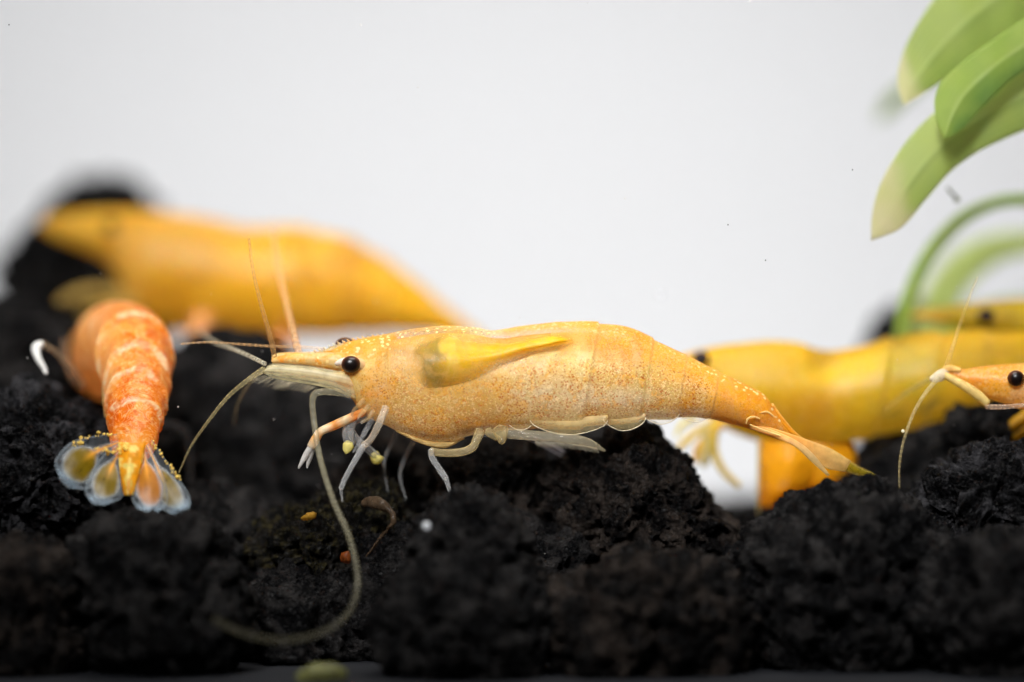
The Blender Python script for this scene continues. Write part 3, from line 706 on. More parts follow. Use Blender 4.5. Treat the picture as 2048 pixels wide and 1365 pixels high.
# walking legs
for q in ([(728,800,-0.5),(714,814,-0.52),(704,828,-0.5),(706,838,-0.46)], [(738,812,-0.5),(724,826,-0.54),(716,838,-0.5)], [(746,822,-0.45),(736,838,-0.5),(722,846,-0.48)]):
    limb(q, [4.5,3.5,2.5,1.5][:len(q)], None, 0.9, 'mouthpart', shr, M_glass, cols=[lin(226,200,150), lin(232,190,120), lin(226,216,196)])
limb([(728,824,-0.3),(700,837,-0.42),(665,853,-0.5),(641,864,-0.55),(632,877,-0.55),(622,895,-0.55)], [8,9,9,8,9,9], None, 1.0, 'claw_leg', shr, M_blade, cols=[lin(232,180,110), lin(240,150,60), lin(232,214,170), lin(238,150,56), lin(240,226,190), lin(236,176,90), lin(222,206,176)])
for q in ([(622,895,-0.55),(611,912,-0.56),(597,937,-0.58)], [(624,897,-0.52),(619,915,-0.5),(614,936,-0.5)]):
    limb(q, [7,6,2], lin(214,210,204), 0.95, 'claw_finger', shr, M_blade)
limb([(732,830,-0.2),(706,842,-0.3),(696,866,-0.35),(700,892,-0.3)], [10,11,12,9], GL, 1.0, 'claw_leg', shr)
limb([(700,862,-0.25),(712,880,-0.2),(738,900,0.1),(757,918,0.3)], [9,9,8,8], GL, 0.9, 'claw_leg', shr)
for (q, r) in (((696,893,-0.36), (0.11,0.08,0.12)), ((752,917,0.25), (0.14,0.1,0.12))):
    v, f = ball(W(*q), r, 3); v = v + 0.05 * fbm(v * 8, 3, 2)[:, None]; b = MB(); b.add(v, f, lin(236,222,130), 0.95); b.build('claw_pad', M_blade, shr)
limb([(772,815,-0.75),(757,850,-0.85),(742,878,-0.9),(727,892,-0.92)], [11,11,9,10], lin(230,214,190), 1.0, 'leg', shr)
limb([(727,892,-0.92),(708,925,-0.95),(690,958,-0.98),(682,978,-1.0)], [9.5,8,7,7], GL, 1.15, 'leg', shr)
limb([(682,978,-1.0),(683,990,-1.0),(685,1004,-1.0)], [5,3.5,2], GL, 1.0, 'leg', shr)
limb([(960,862,-0.5),(953,880,-0.6),(944,896,-0.66),(920,905,-0.7),(880,906,-0.75),(862,903,-0.78)], [15,13,12,12,11,12], lin(226,204,150), 1.0, 'leg', shr)
limb([(862,900,-0.78),(864,915,-0.8),(877,936,-0.84),(892,958,-0.86)], [9,9,9,9], GL, 1.05, 'leg', shr)
limb([(892,958,-0.86),(897,975,-0.88),(903,994,-0.9)], [8,6,4.5], GL, 0.95, 'leg', shr)
limb([(1000,858,-0.45),(1003,872,-0.5),(1004,886,-0.5)], [24,18,10], lin(230,208,150), 1.0, 'leg', shr)
limb([(975,862,-0.5),(986,872,-0.5),(1000,880,-0.5)], [14,10,7], lin(230,208,150), 0.9, 'leg', shr)
limb([(1010,866,-0.4),(1060,871,-0.5),(1110,875,-0.55),(1150,880,-0.6),(1180,887,-0.6),(1210,902,-0.55)], [11,10,9,10,8,2], lin(230,216,180), 0.75, 'leg', shr, M_glass)
limb([(1040,868,0.4),(1085,887,0.9),(1115,902,1.2),(1142,918,1.5)], [8,10,10,8], lin(206,200,208), 1.0, 'leg', shr)
for q in ([(800,846,0.3),(785,884,0.5),(768,925,0.6),(776,985,0.7)], [(840,866,0.4),(815,905,0.6),(800,950,0.7),(812,1000,0.75)], [(745,838,-0.3),(728,868,-0.4),(716,890,-0.42),(706,905,-0.42)]):
    limb(q, [8,7,5,2.5], GL, 0.6, 'leg', shr)
b = MB(); rng = np.random.RandomState(6)
for i in range(40):
    u = i / 40; p = W(1070 + 125 * u, 882 + 13 * u ** 2 + 2, -0.58)
    V, f, t = tube([p, p + [0.03, 0, -0.05], p + [0.06, 0, -0.09 - 0.03 * rng.rand()]], [0.012, 0.008, 0.003], 4, 4); b.add(V, f, lin(236,226,200), 0.9)
o = b.build('hair_fringe', M_glass, shr); o['kind'] = 'stuff'
# belly keel under the thorax
blade('sternum', [(790,852,-0.1),(840,874,-0.15),(880,880,-0.15),(915,872,-0.1)], [(792,864,-0.2),(848,890,-0.3),(892,896,-0.3),(930,878,-0.2)], shr, lambda t, s: (np.repeat(lin(224,190,120)[None], len(t), 0), 0.7 + 0 * t), thick=0.25)
# side flaps of the tail segments: clear scallops with a bright rim
for (x0, x1, yt, dp, yy) in ((1010, 1072, 838, 22, -0.62), (1060, 1216, 842, 27, -0.72), (1205, 1292, 836, 25, -0.60), (1284, 1360, 826, 22, -0.48), (1352, 1432, 824, 20, -0.38)):
    n = 24; xs = np.linspace(x0, x1, n); k = np.sin(np.linspace(0, math.pi, n)) ** 0.55
    skew = np.interp(np.linspace(0, 1, n), [0, 0.45, 1], [0.9, 1.05, 0.95])
    low = yt + dp * k * skew
    base = [(x, yt - 14, yy + 0.26) for x in xs]; edge = [(x, l, yy + 0.2) for x, l in zip(xs, low)]
    V, f, t, s = sheet(WL(base), WL(edge), n, 7, 0.02, 0.03)
    c = np.repeat(lin(230, 204, 140)[None], len(t), 0); a = 0.7 - 0.52 * sm(-0.4, 0.5, s)
    b = MB(); b.add(V, f, c, a)
    V, f, t = tube(WL(edge), [0.009] * n, n * 2, 6); b.add(V, f, lin(250, 240, 214), 0.9)
    b.build('side_flap', M_blade, shr)
# tail fan
def fan_col(c0, c1, tip=None):
    def g(t, s):
        c = np.repeat(np.asarray(c0)[None], len(t), 0); c = lerp(c, sm(0.3, 0.9, t), c1)
        c = lerp(c, np.exp(-((np.abs(s) - 0.93) / 0.1) ** 2) * 0.7, lin(244, 214, 140))
        return c, 1.0 - 0.35 * sm(0.5, 1, t)
    return g
TG = lin(226, 150, 40); TP = lin(222, 180, 110)
blade('telson', [(1545,806,-0.05),(1570,840,-0.05),(1600,872,-0.04),(1636,891,0),(1672,908,0)], [(1525,830,0.02),(1555,855,0.02),(1590,882,0.02),(1632,897,0.02),(1670,913,0.02)], shr, fan_col(lin(226,150,30), lin(206,170,30)), fold=0.3, thick=0.12)
blade('uropod', [(1480,838,-0.05),(1550,858,-0.25),(1610,878,-0.34),(1662,898,-0.32),(1702,922,-0.25)], [(1480,850,-0.05),(1546,876,-0.28),(1600,896,-0.4),(1650,936,-0.42),(1690,944,-0.3)], shr, fan_col(TG, TP), fold=0.12, thick=0.05)
blade('uropod', [(1490,842,-0.1),(1560,866,-0.34),(1600,886,-0.45),(1628,910,-0.46),(1660,950,-0.4)], [(1486,852,-0.1),(1550,876,-0.36),(1590,894,-0.5),(1618,920,-0.5),(1655,953,-0.42)], shr, fan_col(lin(228,168,84), lin(214,188,132)), fold=0.12, thick=0.05)
blade('uropod', [(1540,850,0.2),(1610,882,0.3),(1670,906,0.4),(1712,930,0.45),(1753,951,0.45)], [(1540,868,0.2),(1605,898,0.32),(1660,926,0.42),(1705,948,0.46),(1750,956,0.45)], shr, fan_col(lin(196,150,30), lin(150,130,20)), fold=0.1, thick=0.05)
# crumpled bright folds near the tail joint
for q in ([(1492,848,-0.36),(1496,838,-0.38),(1508,834,-0.38),(1520,838,-0.34)], [(1522,826,-0.3),(1534,824,-0.3),(1546,832,-0.26)], [(1500,850,-0.4),(1530,862,-0.42),(1560,872,-0.42)]):
    limb(q, [1.4,2.0,1.8,1.2][:len(q)], lin(246,214,140), 0.8, 'shell_fold', shr, M_blade)

# ---- generic blurred yellow shrimps
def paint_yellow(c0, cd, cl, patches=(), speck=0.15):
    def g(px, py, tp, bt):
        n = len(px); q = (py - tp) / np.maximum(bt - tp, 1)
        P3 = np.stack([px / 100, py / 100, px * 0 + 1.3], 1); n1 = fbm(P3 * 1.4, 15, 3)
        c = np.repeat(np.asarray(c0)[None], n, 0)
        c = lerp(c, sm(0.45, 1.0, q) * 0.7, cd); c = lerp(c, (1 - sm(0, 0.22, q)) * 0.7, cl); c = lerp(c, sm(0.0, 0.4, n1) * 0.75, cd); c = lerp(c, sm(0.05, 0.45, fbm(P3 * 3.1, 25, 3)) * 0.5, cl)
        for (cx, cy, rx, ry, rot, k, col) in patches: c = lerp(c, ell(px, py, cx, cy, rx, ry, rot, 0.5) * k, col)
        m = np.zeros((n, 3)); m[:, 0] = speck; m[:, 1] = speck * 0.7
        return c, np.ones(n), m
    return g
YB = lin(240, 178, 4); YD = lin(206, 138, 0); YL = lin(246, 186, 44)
bs_ = thing('cherry_shrimp', 'large blurred yellow shrimp in the back on the left', 'shrimp', W(480, 700, 12), 'dwarf shrimp in the tank')
yb = 12.0
side_body([(80,444),(100,433),(180,423),(270,420),(330,426),(400,434),(450,445),(490,455),(540,455),(600,459),(660,469),(720,490),(780,526),(830,562),(890,612),(945,656),(985,690)],
          [(80,458),(105,474),(160,496),(215,526),(240,564),(262,616),(300,652),(350,664),(400,672),(480,674),(560,676),(620,672),(690,670),(760,667),(840,667),(910,684),(985,708)],
          yb, lambda x, h: float(np.interp(x, [80, 200, 300, 450, 600, 800, 985], [8, 40, 80, 96, 92, 60, 20])),
          paint_yellow(YB, YD, YL, ((160, 462, 80, 26, 8, 0.8, lin(232, 186, 66)), (270, 520, 50, 60, 0, 0.6, lin(238, 186, 84)), (380, 505, 70, 50, 20, 0.5, lin(196, 146, 14)), (420, 455, 120, 18, 6, 0.5, lin(246, 180, 90)))),
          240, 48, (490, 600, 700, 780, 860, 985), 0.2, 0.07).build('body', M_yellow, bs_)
eye(222, 452, yb - 1.0, 15, 13, bs_)
limb([(405,640,yb-1.2),(395,670,yb-1.6),(388,700,yb-1.8),(392,722,yb-1.8)], [26,24,22,14], lin(226,160,100), 1.6, 'leg', bs_, M_blade)
limb([(330,640,yb),(322,680,yb),(330,715,yb)], [30,24,14], lin(150,96,20), 1.6, 'leg', bs_, M_blade)
limb([(560,650,yb-1),(572,700,yb-1.2),(578,760,yb-1.4),(580,806,yb-1.4)], [16,15,15,8], lin(196,120,30), 1.6, 'leg', bs_, M_blade)
limb([(260,596,yb-0.8),(200,580,yb-1.2),(140,592,yb-1.6),(100,625,yb-1.8)], [13,11,10,5], lin(214,180,96), 0.8, 'leg', bs_, M_blade)
limb([(280,610,yb-0.8),(230,610,yb-1.2),(185,618,yb-1.5),(150,640,yb-1.6)], [13,11,10,5], lin(206,170,80), 0.8, 'leg', bs_, M_blade)
blade('uropod', [(940,680,yb),(980,705,yb),(1030,735,yb)], [(930,700,yb),(970,730,yb),(1025,742,yb)], bs_, fan_col(TG, TP), thick=0.05)

ym = 4.6
ms = thing('cherry_shrimp', 'olive-yellow shrimp behind the speckled tail on the right', 'shrimp', W(1650, 900, ym), 'dwarf shrimp in the tank')
MB_ = lin(216, 172, 2); MD = lin(178, 130, 0); ML = lin(230, 176, 20)
side_body([(1330,722),(1360,712),(1390,702),(1438,692),(1490,686),(1537,682),(1597,686),(1636,699),(1660,702),(1690,699),(1735,692),(1775,680),(1814,671),(1873,666),(1950,664),(2048,668),(2150,690),(2230,740)],
          [(1330,730),(1360,756),(1390,800),(1425,842),(1460,862),(1520,884),(1580,894),(1650,898),(1690,884),(1775,866),(1854,848),(1933,826),(2000,815),(2060,812),(2150,810),(2230,780)],
          ym, lambda x, h: float(np.interp(x, [1330, 1400, 1500, 1700, 1900, 2230], [8, 50, 86, 90, 80, 24])),
          paint_yellow(MB_, MD, ML, ((1500, 735, 60, 34, 0, 0.35, lin(210, 180, 70)), (1690, 745, 110, 26, -14, 0.8, lin(240, 204, 12)), (1820, 740, 60, 50, 10, 0.65, lin(176, 166, 30)), (1760, 790, 60, 40, 0, 0.5, lin(190, 160, 20)), (1620, 680, 60, 14, 0, 0.5, lin(224, 180, 20)),
              (1780, 828, 26, 9, -12, 0.85, lin(92, 78, 8)), (1848, 808, 26, 10, -22, 0.85, lin(92, 78, 8)), (1600, 830, 70, 60, 0, 0.6, lin(196, 128, 4)), (1980, 720, 90, 40, 0, 0.5, lin(176, 140, 10)))),
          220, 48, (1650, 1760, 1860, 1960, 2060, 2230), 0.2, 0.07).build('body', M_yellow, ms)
eye(1402, 717, ym - 0.7, 17, 15, ms)
for q, r, c in (([(1440,840),(1400,860),(1370,885),(1352,905)], [9,8,8,5], lin(216,184,70)), ([(1450,845),(1418,870),(1395,900),(1390,925)], [9,9,8,6], lin(222,170,40)),
             ([(1412,850),(1412,890),(1408,930)], [11,12,10], lin(196,176,110)), ([(1430,855),(1428,900),(1445,940),(1478,972)], [10,9,8,6], lin(206,176,60)), ([(1390,838),(1365,850),(1352,872)], [7,6,4], lin(226,210,110))):
    limb(q, r, c, 1.4, 'leg', ms, M_blade, y=ym - 0.6)
SW = lambda t, s: (lerp(np.repeat(lin(226, 158, 20)[None], len(t), 0), sm(0.3, 1, t), lin(222, 138, 10)), 1.2 + 0 * t)
blade('swimmeret', [(1520,880),(1517,930),(1516,975),(1518,1016)], [(1640,885),(1640,930),(1620,975),(1560,1010)], ms, SW, fold=0.25, thick=0.25, y=ym - 0.4)
blade('swimmeret', [(1570,880),(1570,930),(1580,970),(1600,992)], [(1700,880),(1712,920),(1704,958),(1670,985)], ms, SW, fold=0.25, thick=0.25, y=ym - 0.1)
limb([(1518,884),(1517,940),(1516,1000),(1517,1030)], [4,3,3,2.5], lin(200,186,130), 0.9, 'leg', ms, M_blade, y=ym - 1.2)

yf = 6.0
fs = thing('cherry_shrimp', 'yellow shrimp farthest right in the back, above the olive-yellow one', 'shrimp', W(1980, 680, yf), 'dwarf shrimp in the tank')
side_body([(1822,628),(1850,620),(1900,612),(1960,604),(2048,598),(2120,600),(2240,620)],
          [(1822,634),(1850,640),(1900,652),(1950,668),(2048,690),(2120,694),(2240,690)],
          yf, lambda x, h: float(np.interp(x, [1822, 1900, 2000, 2240], [5, 26, 40, 40])),
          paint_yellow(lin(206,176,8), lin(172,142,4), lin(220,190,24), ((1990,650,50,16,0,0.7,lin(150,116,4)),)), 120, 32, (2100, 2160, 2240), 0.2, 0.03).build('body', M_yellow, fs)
eye(1972, 632, yf - 0.6, 18, 16, fs)
limb([(1890,640),(1850,634),(1826,634)], [7,5,2], lin(240,180,60), 1.2, 'antennal_scale', fs, M_blade, y=yf - 0.4)

# ---- the small orange head at the right edge
yr = 0.5
rs_ = thing('cherry_shrimp', 'orange shrimp head with long feelers cut by the right edge', 'shrimp', W(2048, 850, yr), 'dwarf shrimp in the tank')
side_body([(1884,741),(1900,738),(1925,739),(1950,735),(1980,731),(2020,728),(2060,726),(2120,722),(2250,720)],
          [(1884,748),(1900,757),(1925,771),(1950,783),(1975,797),(2000,806),(2060,826),(2120,850),(2250,880)],
          yr, lambda x, h: float(np.interp(x, [1884, 1950, 2040, 2150, 2250], [6, 24, 44, 64, 60])),
          paint_yellow(lin(236,164,22), lin(236,180,70), lin(236,150,10), ((2040,790,40,26,0,0.7,lin(230,176,120)), (1930,755,40,10,20,0.7,lin(240,140,20))), 0.4), 140, 40, (2240, 2250), 0, 0).build('body', M_shell, rs_)
eye(2032, 757, yr - 0.46, 17, 16, rs_)
limb([(1884,748,yr-.2),(1925,770,yr-.3),(1955,790,yr-.35),(1975,808,yr-.35)], [7,9,10,8], lin(232,206,130), 1.0, 'antennal_scale', rs_, M_blade)
limb([(1892,745,yr),(1880,752,yr-.2),(1862,760,yr-.2)], [9,12,6], lin(238,226,200), 0.8, 'antennule', rs_, M_blade)
limb([(1920,741,yr-.1),(1895,738,yr-.1),(1884,745,yr-.1)], [6,7,4], lin(238,200,120), 1.0, 'antennule', rs_, M_blade)
feeler([(1890,742,yr-.1),(1902,705,yr-.1),(1918,655,yr),(1935,605,yr),(1955,555,yr+.1)], 5.0, 1.4, lin(230,196,120), 0.95, 'antenna', rs_)
feeler([(1878,755,yr-.3),(1852,785,yr-.4),(1828,825,yr-.5),(1808,880,yr-.6),(1799,930,yr-.6),(1799,985,yr-.6)], 4.5, 1.5, lin(226,206,150), 1.0, 'antenna', rs_)
feeler([(1866,756,yr+.2),(1835,772,yr+1),(1800,796,yr+1.8),(1770,822,yr+2.6)], 6, 3, lin(228,206,130), 0.8, 'antenna', rs_)
feeler([(1972,814,yr-.4),(2010,814,yr-.5),(2060,809,yr-.6),(2120,800,yr-.6)], 5, 3.5, lin(240,204,170), 1.0, 'antenna', rs_)
for q in ([(2060,830),(2030,850),(2005,870),(1990,878)], [(2070,850),(2035,872),(2015,888),(1996,892)], [(2060,880),(2030,890),(2010,896)]):
    limb([(a, c_, yr + 1.6) for a, c_ in q], [15,14,12,8][:len(q)], lin(206,154,14), 1.3, 'leg', rs_, M_blade)
v, f = ball(W(1806, 863, yr - 0.56), 0.035, 2)
b = MB(); b.add(v, f, lin(250,240,210), 1.5); b.build('feeler_knot', M_blade, rs_)

# ---- the orange shrimp seen from behind
os_ = thing('cherry_shrimp', 'mottled orange shrimp seen from behind with spread tail fan', 'shrimp', W(265, 1000, 0), 'dwarf shrimp in the tank')
st = [  # px, py, depth, half width, half height (pixels)
    (264, 925, -0.75, 18, 12), (266, 905, -0.62, 36, 26), (268, 880, -0.40, 46, 34), (270, 845, -0.08, 52, 40), (273, 800, 0.40, 60, 48), (274, 755, 1.00, 64, 60),
    (268, 717, 1.65, 76, 76), (256, 696, 2.50, 86, 88), (240, 692, 3.40, 93, 94), (228, 700, 4.60, 90, 100), (214, 712, 6.00, 80, 96), (190, 715, 8.00, 60, 70), (176, 715, 9.2, 26, 30), (170, 715, 9.8, 8, 10)]
cen = WL([q[:3] for q in st]); Q = np.c_[cen, np.array([[q[3] / 100, q[4] / 100] for q in st])]
n, seg = 260, 72; Q = spline(Q, n); c = Q[:, :3]
tg = np.gradient(c, axis=0); tg /= np.linalg.norm(tg, axis=1)[:, None]
dist = np.r_[0, np.cumsum(np.linalg.norm(np.diff(c, axis=0), axis=1))]
bounds = [0, 1.25, 1.95, 2.65, 3.5, 4.5, 12]
V = []; TT = []; AA = []
a = np.linspace(0, 2 * math.pi, seg, endpoint=False)
for i in range(n):
    lat = np.cross(tg[i], [0, 0, 1.0]); lat /= np.linalg.norm(lat); up = np.cross(lat, tg[i])
    shift = 0.55 * (1 - np.sin(a)) * np.clip((dist[i] - 0.4) / 1.2, 0, 1)          # shell edges run forward down the flank
    dd = dist[i] + shift
    step = np.zeros(seg)
    for k in range(5):
        fr = (dd - bounds[k]) / (bounds[k + 1] - bounds[k]); step += np.where((fr >= 0) & (fr < 1), 0.12 * (1 - fr) ** 1.5, 0)
    wv = 1 + step + 0.012 * np.sin(a * 9 + i * 0.3)
    V.append(c[i] + np.outer(np.cos(a) * Q[i, 3] * wv, lat) + np.outer(np.sin(a) * Q[i, 4] * wv, up)); TT.append(dd); AA.append(np.sin(a))
V = np.concatenate(V); TT = np.concatenate(TT); AA = np.concatenate(AA); f = grid_faces(n, seg, True)
V = np.r_[V, [c[0]], [c[-1]]]; k = n * seg
for j in range(seg): f.append((k, (j + 1) % seg, j)); f.append((k + 1, k - seg + j, k - seg + (j + 1) % seg))
TT = np.r_[TT, 0, dist[-1]]; AA = np.r_[AA, 0, 0]
col = np.repeat(lin(238, 140, 18)[None], len(V), 0); AX = np.r_[np.tile(np.cos(a), n), 0, 0]; col = lerp(col, np.exp(-((AX - 0.1) / 0.16) ** 2) * (AA > 0) * 0.6, lin(250, 176, 96))
col = lerp(col, sm(3.2, 6.5, TT) * 0.8, lin(250, 178, 96)); col = lerp(col, sm(0.0, 0.9, -AX) * sm(1.2, 2.6, TT) * 0.75, lin(250, 196, 120)); col = lerp(col, sm(0.1, -0.8, AA) * sm(2.5, 4, TT) * 0.7, lin(248, 218, 160))
nz = fbm(V * 2.5, 77, 4); col = lerp(col, np.clip(nz * 1.4, 0, 0.7) * (1 - sm(3.4, 4.6, TT)), lin(248, 176, 70))
mask = np.zeros((len(V), 3)); mask[:, 0] = (1 - 0.75 * sm(3.0, 5.5, TT)) * (1 - 0.7 * sm(0.1, 0.9, -AX) * sm(1.2, 2.6, TT)); mask[:, 1] = 0.5 * (1 - sm(3.2, 4.6, TT))
for bk in bounds[1:6]:
    mask[:, 2] = np.maximum(mask[:, 2], np.exp(-((TT - bk - 0.16 * fbm(V * 4, 3, 3)) / (0.032 + 0.02 * vnoise(V * 3, 9))) ** 2) * 1.0 * sm(-0.5, 0.3, vnoise(V * 4.0, 19)))
b = MB(); b.add(V, [q[::-1] for q in f], col, 1.0, mask); b.build('body', M_orange, os_)
def fanp(cm, patch, r0=0.55, rw=0.34):
    def g(t, s):
        c = np.repeat(lin(206, 216, 222)[None], len(t), 0); a = 0.05 + 0 * t
        rim = np.maximum(sm(0.80, 0.97, np.abs(s)), sm(0.86, 0.99, t)); c = lerp(c, rim, lin(190, 204, 212)); a = np.maximum(a, rim * 0.34)
        p = 1 - sm(0.8, 1.15, np.sqrt(((t - r0) / rw) ** 2 + (s / 0.72) ** 2)); c = lerp(c, p, patch); a = np.maximum(a, p * 1.3)
        rb = np.exp(-((s) / 0.16) ** 2) * (1 - sm(0.3, 0.6, t)); c = lerp(c, rb, cm); a = np.maximum(a, rb * 1.0)
        bl = np.exp(-((t - 0.9) / 0.09) ** 2) * (np.abs(s) < 0.85); c = lerp(c, bl * 0.8, lin(176, 200, 216)); a = np.maximum(a, bl * 0.42); a = a * (0.92 + 0.12 * np.sin(s * 21 + 3 * t))
        return c, a
    return g
RB = lin(240, 168, 50); OL = lin(124, 100, 0); OG = lin(176, 108, 0)
blade('uropod', [(234,868,-0.8),(190,872,-1.0),(140,886,-1.25),(110,922,-1.4),(118,958,-1.5)], [(242,902,-0.8),(215,928,-1.05),(196,956,-1.3),(178,978,-1.45),(138,978,-1.5)], os_, fanp(RB, OL, 0.60, 0.26), thick=0.04, fold=0.06, wav=0.012)
blade('uropod', [(238,885,-0.95),(205,912,-1.15),(180,950,-1.4),(170,985,-1.55),(186,1010,-1.65)], [(256,905,-0.95),(250,940,-1.15),(248,972,-1.4),(244,996,-1.55),(210,1012,-1.65)], os_, fanp(RB, OL, 0.56, 0.3), thick=0.04, fold=0.06, wav=0.012)
blade('uropod', [(275,895,-0.95),(266,935,-1.2),(262,975,-1.45),(266,1005,-1.6),(282,1028,-1.7)], [(298,895,-0.95),(318,930,-1.2),(334,975,-1.45),(334,1010,-1.6),(306,1032,-1.7)], os_, fanp(RB, OG, 0.55, 0.32), thick=0.04, fold=0.06, wav=0.012)
blade('uropod', [(284,898,-0.8),(296,945,-1.1),(306,985,-1.35),(322,1018,-1.5),(356,1034,-1.6)], [(304,880,-0.8),(335,925,-1.1),(364,965,-1.35),(382,1000,-1.5),(376,1028,-1.6)], os_, fanp(RB, OL, 0.62, 0.28), thick=0.04, fold=0.06, wav=0.012)
blade('telson', [(236,885,-0.98),(238,930,-1.25),(243,965,-1.45),(248,990,-1.6)], [(292,885,-0.98),(284,930,-1.25),(274,965,-1.45),(266,990,-1.6)], os_, lambda t, s: (lerp(np.repeat(lin(232,160,20)[None], len(t), 0), sm(0.1, 0.3, fbm(np.stack([t*9, s*3, s*0], 1), 6, 3)), lin(240,220,120)), 0.95 - 0.3 * sm(0.6, 1, t)), thick=0.1, fold=0.2)
# gold beads along the outer edges of the fan
b = MB(); rng = np.random.RandomState(12)
for q in ([(236,872,-0.85),(190,873,-1.05),(145,890,-1.3)], [(306,884,-0.85),(335,926,-1.15),(362,965,-1.4)], [(255,900,-1.1),(222,903,-1.2),(190,898,-1.3)]):
    P = spline(WL(q), 60)
    for i in range(22):
        p = P[rng.randint(60)] + rng.normal(size=3) * 0.03
        v, f = ball(p, 0.018 + 0.028 * rng.rand() ** 2, 1); b.add(v, f, lin(244, 214, 110), 1.2)
o = b.build('gold_granule', M_blade, os_); o['kind'] = 'stuff'
# leg drawn up on the left, others behind
limb([(165,770,2.8),(140,735,2.4),(112,705,2.1),(84,688,1.9)], [13,10,8,10], lin(206,176,140), 0.8, 'leg', os_)
limb([(84,688,1.9),(72,695,1.8),(76,716,1.7),(88,737,1.65),(92,748,1.6)], [7,9,7,5,2.5], lin(244,244,240), 1.8, 'leg', os_, M_blade)
limb([(150,760,4.2),(130,715,4),(128,680,4)], [14,11,8], lin(190,160,130), 0.8, 'leg', os_)
limb([(310,848,3.6),(345,850,3.8),(370,862,3.9),(378,890,3.9),(380,950,3.8),(384,1020,3.6)], [8,8,9,8,8,7], lin(150,146,146), 0.7, 'leg', os_)
for q in ([(205,760,1.6),(206,800,1.1),(210,835,0.9)], [(220,770,1.2),(214,815,0.8),(214,850,0.6)]):
    blade('side_flap', q, [(x + 26, y_ - 4, z - 0.1) for x, y_, z in q[:-1]] + [(q[-1][0] + 6, q[-1][1], q[-1][2])], os_, lambda t, s: (lerp(np.repeat(lin(226,160,60)[None], len(t), 0), sm(0.5, 1, np.abs(s)), lin(240,210,140)), 0.9 + 0 * t), thick=0.05)

# ------------------------------------------------------------------ plants
def leaf(L, R, y, parent, c0, c1, tipc, tipat, fold=0.1, thick=0.05, name='leaf', dz=0.0):
    nl, na = 60, 21
    LL = WL([(p[0], p[1], y + dz * i / (len(L) - 1)) for i, p in enumerate(L)]); RR = WL([(p[0], p[1], y + dz * i / (len(R) - 1)) for i, p in enumerate(R)])
    V, f, t, s = sheet(LL, RR, nl, na, fold, thick, (0.25, -1, 0.2), 0.012, len(L))
    c = np.repeat(np.asarray(c0)[None], len(t), 0)
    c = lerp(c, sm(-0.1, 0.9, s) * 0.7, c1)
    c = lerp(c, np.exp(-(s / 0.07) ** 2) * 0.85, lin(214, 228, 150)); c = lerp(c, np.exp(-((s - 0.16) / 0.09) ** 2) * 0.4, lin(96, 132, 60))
    if tipc is not None:
        nz = fbm(np.stack([t * 5, s * 2, s * 0], 1), 9, 3)
        c = lerp(c, sm(tipat + 0.05, tipat - 0.03, t + 0.05 * nz + 0.05 * s), tipc)
    b = MB(); b.add(V, f, c, 1.0, np.stack([(s + 1) / 2, t, 0 * t], 1)); return b.build(name, M_leaf, parent)
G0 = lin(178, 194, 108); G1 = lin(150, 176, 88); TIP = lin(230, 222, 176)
pl = thing('aquatic_plant', 'broad green leaves with pale tips hanging in the top right corner', 'plant', W(2200, 900, 3.0))
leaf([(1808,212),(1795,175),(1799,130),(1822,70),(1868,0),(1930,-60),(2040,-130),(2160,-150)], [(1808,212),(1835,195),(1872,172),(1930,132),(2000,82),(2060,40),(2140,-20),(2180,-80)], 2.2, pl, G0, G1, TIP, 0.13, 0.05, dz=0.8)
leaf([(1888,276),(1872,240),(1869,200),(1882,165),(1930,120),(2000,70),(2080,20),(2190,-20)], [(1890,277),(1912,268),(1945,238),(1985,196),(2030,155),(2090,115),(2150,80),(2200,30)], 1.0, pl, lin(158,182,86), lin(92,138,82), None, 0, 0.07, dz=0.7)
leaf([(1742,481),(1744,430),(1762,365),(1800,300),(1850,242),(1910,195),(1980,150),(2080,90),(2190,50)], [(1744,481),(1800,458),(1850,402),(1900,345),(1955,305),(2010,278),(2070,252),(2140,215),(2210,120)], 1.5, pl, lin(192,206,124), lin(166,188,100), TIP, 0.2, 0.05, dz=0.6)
leaf([(1752,245),(1765,205),(1800,170),(1860,130),(2000,60)], [(1754,246),(1785,228),(1820,196),(1880,150),(2010,80)], 13.5, pl, lin(150,168,120), lin(140,160,110), None, 0, 0.05)
limb([(2170,-120,3.6),(2195,60,3.6),(2210,300,3.4),(2205,600,3.2),(2200,900,3.0),(2200,1290,3.0)], [14,16,18,20,22,24], lin(120,150,60), 1.8, 'stem', pl, M_blade)
p2 = thing('aquatic_plant', 'blurred green plant with arching narrow leaves at the right edge', 'plant', W(1815, 700, 9))
leaf([(1786,700),(1795,625),(1820,550),(1862,480),(1920,425),(1985,396),(2050,388),(2150,400)], [(1812,700),(1822,630),(1845,562),(1884,498),(1935,447),(1992,418),(2050,412),(2150,426)], 6.5, p2, lin(168,198,80), lin(150,184,72), None, 0, 0.12, dz=-0.5)
leaf([(1812,700),(1832,625),(1860,562),(1900,512),(1950,480),(2000,468),(2050,464),(2150,470)], [(1890,700),(1905,640),(1928,590),(1962,550),(2000,524),(2030,514),(2060,508),(2150,510)], 12.0, p2, lin(228,240,150), lin(216,234,136), None, 0, 0.03, dz=-0.5)
leaf([(1830,700),(1870,660),(1930,620),(2000,600),(2120,590)], [(1840,720),(1900,690),(1950,650),(2010,628),(2120,618)], 11.0, p2, lin(186,214,100), lin(160,194,84), None, 0, 0.06)

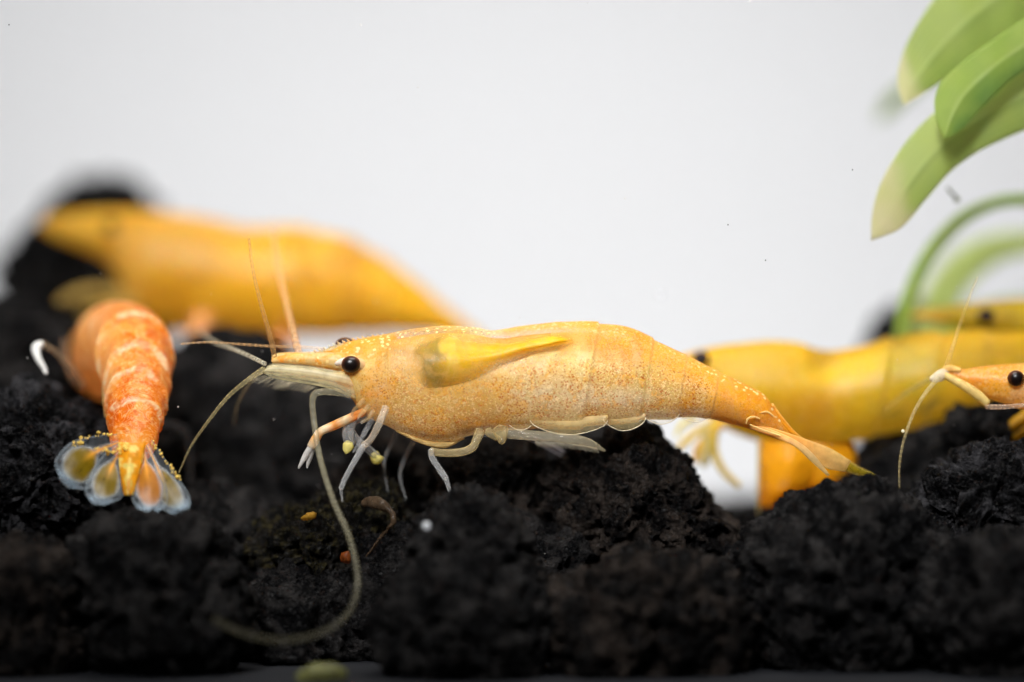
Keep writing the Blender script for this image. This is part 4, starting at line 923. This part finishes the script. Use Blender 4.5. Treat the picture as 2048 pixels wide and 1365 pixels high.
# ------------------------------------------------------------------ crumbs, bubbles, specks
def crumb(name, label, cat, pts, rad, col, seed, group=None, rough=0.035, opq=1.0):
    V, f, t = tube(WL(pts), np.array(rad) / 100, 40, 14)
    V = V + rough * np.stack([fbm(V * 5 + 9 * i, seed + i, 3) for i in range(3)], 1) * 2
    col = np.asarray(col); cc = col[None] * (0.7 + 0.6 * sm(-0.4, 0.4, fbm(V * 4, seed, 3)))[:, None]
    b = MB(); b.add(V, f, cc, opq); return tag(b.build(name, M_blade), label, cat, group)
crumb('detritus_curl', 'curled brown scrap of moulted skin on the mossy rock', 'debris', [(724,1002,-0.4),(752,1006,-0.6),(778,1022,-0.8),(786,1046,-0.9),(768,1066,-0.8),(745,1095,-0.7),(730,1112,-0.6)], [7,12,8,5,4,3,2], lin(78,62,46), 3)
crumb('food_crumb', 'small orange crumb beside the long feeler', 'crumb', [(684,1122,-0.7),(690,1116,-0.75),(694,1108,-0.75)], [7,10,5], lin(110,54,18), 5, 'crumbs on the mossy rock')
crumb('food_crumb', 'small yellow crumb on top of the mossy rock', 'crumb', [(604,1040,-0.2),(616,1034,-0.25),(630,1029,-0.2)], [6,9,6], lin(150,112,36), 6, 'crumbs on the mossy rock')
crumb('leaf_scrap', 'pale green leaf scrap on the tank floor at the bottom', 'leaf scrap', [(596,1356,-4.1),(630,1347,-4.1),(665,1345,-4.1),(690,1350,-4.1)], [10,16,16,8], lin(120,120,70), 8)
crumb('plant_scrap', 'tiny green stalk adrift under the lowest broad leaf', 'plant scrap', [(1893,378,3),(1903,390,3),(1913,402,3)], [2,3,6], lin(150,160,90), 9)
def bubble(label, px, py, y, r, clear=0.32):
    m = None
    if not m:
        m, nt, nodes, L = mat('air_bubble')
        pr = N(nt, 'ShaderNodeBsdfPrincipled', Roughness=0.12); pr.inputs['Base Color'].default_value = (0.9, 0.92, 0.95, 1); pr.inputs['Specular IOR Level'].default_value = 1.0
        tp = N(nt, 'ShaderNodeBsdfTransparent'); lw = N(nt, 'ShaderNodeLayerWeight', Blend=0.5)
        mx = N(nt, 'ShaderNodeMixShader'); L.new(math_(nt, 'ADD', math_(nt, 'MULTIPLY', lw.outputs['Facing'], clear), clear), mx.inputs[0]); L.new(tp.outputs[0], mx.inputs[1]); L.new(pr.outputs[0], mx.inputs[2]); out(nt, mx.outputs[0])
    v, f = ball(W(px, py, y), r / 100, 3); b = MB(); b.add(v, f)
    return tag(b.build('air_bubble', m), label, 'bubble', 'air bubbles')
bubble('tiny white bubble on the rounded rock at centre', 853, 1052, -3.2, 8)
bubble('faint clear bubble against the white background above the shrimp', 1321, 590, -4.5, 9, 0.08)
b = MB(); rng = np.random.RandomState(21)
for i in range(150):
    y = rng.normal() * 1.6; r = 0.005 + 0.010 * rng.rand() ** 3
    v, f = ball(W(rng.uniform(0, 2048), rng.uniform(0, 1365), y), r * rng.uniform(0.6, 1.5, 3), 1); b.add(v, f, lin(250, 246, 240), 1.0)
for px, py in ((18,50),(1456,450),(1531,521),(1705,340)):
    v, f = ball(W(px, py, -0.5), np.array([0.015, 0.011, 0.016]), 1); b.add(v, f, lin(70, 66, 60), 1.6)
o = b.build('suspended_specks', M_blade); o['kind'] = 'stuff'; o['label'] = 'fine pale specks drifting in the clear water'
for o in list(bpy.data.objects):
    if '_b' in o: del o['_b']
